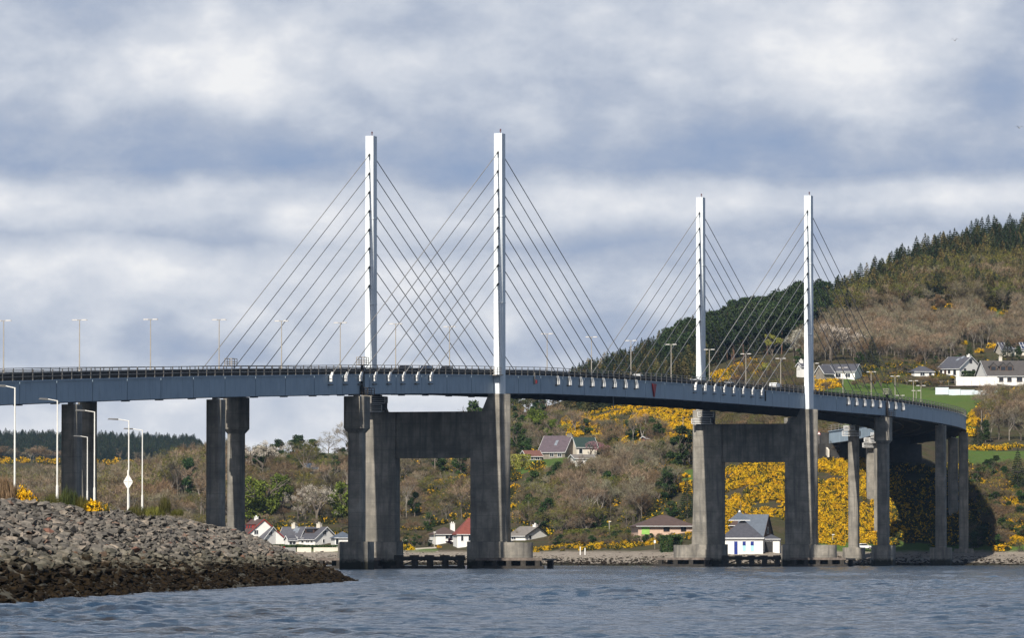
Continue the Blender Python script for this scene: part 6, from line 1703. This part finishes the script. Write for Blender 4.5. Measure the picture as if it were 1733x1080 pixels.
# shrubs on the headland crest
def hbush(px, y, D, wpx, hpx, meshes, nm, label, cat='bush'):
    x = xat(px, D)
    tt = 1 + max(0, (il(TOE, D) - il(CRX, D) - x)) / 10
    z = bank(D, tt)[1]
    s_ = wpx * D / F / 3.0; hz = hpx * D / F / 1.3
    o = new_obj(nm, meshes, Matrix.Translation((x, D, z - .12)) @ Matrix.Rotation(random.uniform(0, 6), 4, 'Z') @ Matrix.Diagonal((s_, s_, hz, 1)))
    return tag(o, label, cat)
def blade_mesh(seed, m, n=900, L=.55):
    r_ = np.random.default_rng(seed); ang = r_.uniform(0, 6.28, n); rr = 1.4 * np.sqrt(r_.uniform(0, 1, n))
    P = np.stack([rr * np.cos(ang), rr * np.sin(ang), r_.uniform(.1, 1.0, n) * (1.1 - .35 * rr)], 1)
    A, B_ = axes(r_, n, L * .5, .08, np.array([[0, 0, 1.]]), .7)
    return quads_mesh('bush', P, A, B_, m)
BROOM = [blade_mesh(i, L_GOG if i < 2 else L_BUD) for i in range(4)]
TWIGB = [blade_mesh(9 + i, L_TWR, 1500, .5) for i in range(2)]
hbush(38, 835, 400, 34, 32, GM[1], 'gorse_bush', 'yellow-flowered gorse bush on the bank crest near the left edge', 'gorse bush')
hbush(58, 838, 400, 20, 20, GM[3], 'gorse_bush', 'small gorse tuft right of the bigger one on the bank crest', 'gorse bush')
hbush(90, 842, 408, 30, 36, BROOM[0], 'broom_bush', 'green upright broom bush in front of the second bank lamp')
hbush(116, 845, 408, 38, 48, BROOM[1], 'broom_bush', 'tall green-brown broom bush between the bank lamps')
hbush(138, 848, 408, 32, 31, BROOM[2], 'broom_bush', 'low olive broom bush left of the yellow gorse on the crest')
hbush(157, 848, 408, 28, 17, GM[0], 'gorse_bush', 'bright yellow gorse at the foot of the third bank lamp', 'gorse bush')
hbush(180, 852, 408, 10, 11, GM[3], 'gorse_bush', 'tiny dark gorse tuft right of the bright yellow gorse', 'gorse bush')
hbush(205, 856, 436, 30, 11, BROOM[3], 'grass_tuft', 'low dark grass tuft left of the diamond mark')
hbush(232, 858, 436, 34, 22, BROOM[0], 'broom_bush', 'green broom bush at the foot of the fifth bank lamp')
hbush(262, 866, 436, 40, 20, BROOM[3], 'grass_tuft', 'olive grass tuft right of the fifth bank lamp')
hbush(279, 884, 418, 22, 36, BROOM[0], 'broom_bush', 'dark green bush growing among the rocks of the bank')
hbush(300, 876, 436, 24, 14, BROOM[3], 'grass_tuft', 'small olive tuft near the top of the rocks')
for i, (px, w_, h_) in enumerate([(6, 52, 62), (24, 40, 44), (-14, 60, 66)]):
    hbush(px, 830, 396 + i * 6, w_, h_, TWIGB[i % 2], 'twiggy_bush', ['brown twiggy bush at the left edge of the bank', 'lower brown twiggy bush right of the edge bush', 'tall brown twiggy bush cut off by the left edge'][i])

# hedges
def hedge(name, pts, w_, h_, n, leafm, label, D0=None):
    """clipped hedge following ground points (px,y)"""
    r_ = np.random.default_rng(len(pts) * 7 + n); P = []; seg = []
    for (px, y) in pts: seg.append(Vector(gpt(px, y)))
    L = [(seg[i + 1] - seg[i]).length for i in range(len(seg) - 1)]; tot = sum(L)
    for k in range(n):
        u = r_.uniform(0, tot); i = 0
        while i < len(L) - 1 and u > L[i]: u -= L[i]; i += 1
        b_ = seg[i].lerp(seg[i + 1], u / L[i]); nrm = Vector((-(seg[i + 1] - seg[i]).y, (seg[i + 1] - seg[i]).x, 0)).normalized()
        f = r_.integers(0, 3); o_ = r_.uniform(-w_ / 2, w_ / 2); z = r_.uniform(0, h_)
        if f == 0: z = h_ * r_.uniform(.93, 1.03)
        elif f == 1: o_ = w_ / 2 * r_.uniform(.9, 1.05)
        else: o_ = -w_ / 2 * r_.uniform(.9, 1.05)
        P.append(list(b_ + nrm * o_ + Vector((0, 0, z))))
    P = np.array(P); A, B_ = axes(r_, n, .22, .8); org = P.mean(0)
    me = quads_mesh(name, P - org, A, B_, leafm)
    mb = MB()
    return tag(new_obj(name, me, Matrix.Translation(org)), label, 'hedge')
hedge('hedge', [(958, 914), (1000, 912), (1050, 906)], 1.6, 2.4, 3200, L_BUD, 'long clipped olive hedge left of the peach bungalow')
hedge('hedge', [(862, 795), (890, 795)], 3.0, 4.1, 3600, [L_YGR], 'square clipped yellow-green hedge right of the near pylon leg')
hedge('hedge', [(1630, 641), (1672, 641)], 2.0, 2.2, 2400, L_DGR, 'dark clipped hedge below the white gable')
hedge('hedge', [(450, 928), (500, 929), (575, 929)], 1.5, .8, 2000, L_DGR, 'low dark hedge before the white gabled houses')
hedge('hedge', [(1125, 936), (1146, 936)], 3.0, 4.0, 2400, L_DGR, 'round-topped dark bush hedge beside the second portal pile cap')
# ---------------------------------------------------------------- haze
mb = MB(); mb.box(-3600, 3600, -60, 6600, -8.0, 190.0)
hz = bpy.data.materials.new('haze'); hz.use_nodes = True; t = NT(hz.node_tree); t.n.clear()
pv = t.add('ShaderNodeVolumePrincipled'); pv.inputs['Color'].default_value = (0.45, 0.68, 1.0, 1); pv.inputs['Density'].default_value = 2.2e-5; pv.inputs['Anisotropy'].default_value = 0.2
out = t.add('ShaderNodeOutputMaterial'); t.l.new(pv.outputs[0], out.inputs['Volume'])
hz_o = mb.build('haze', hz); tag(hz_o, kind='stuff')

for o in list(bpy.data.objects):
    for k_ in ('_L', '_W', '_he', '_hr'):
        if k_ in o: del o[k_]
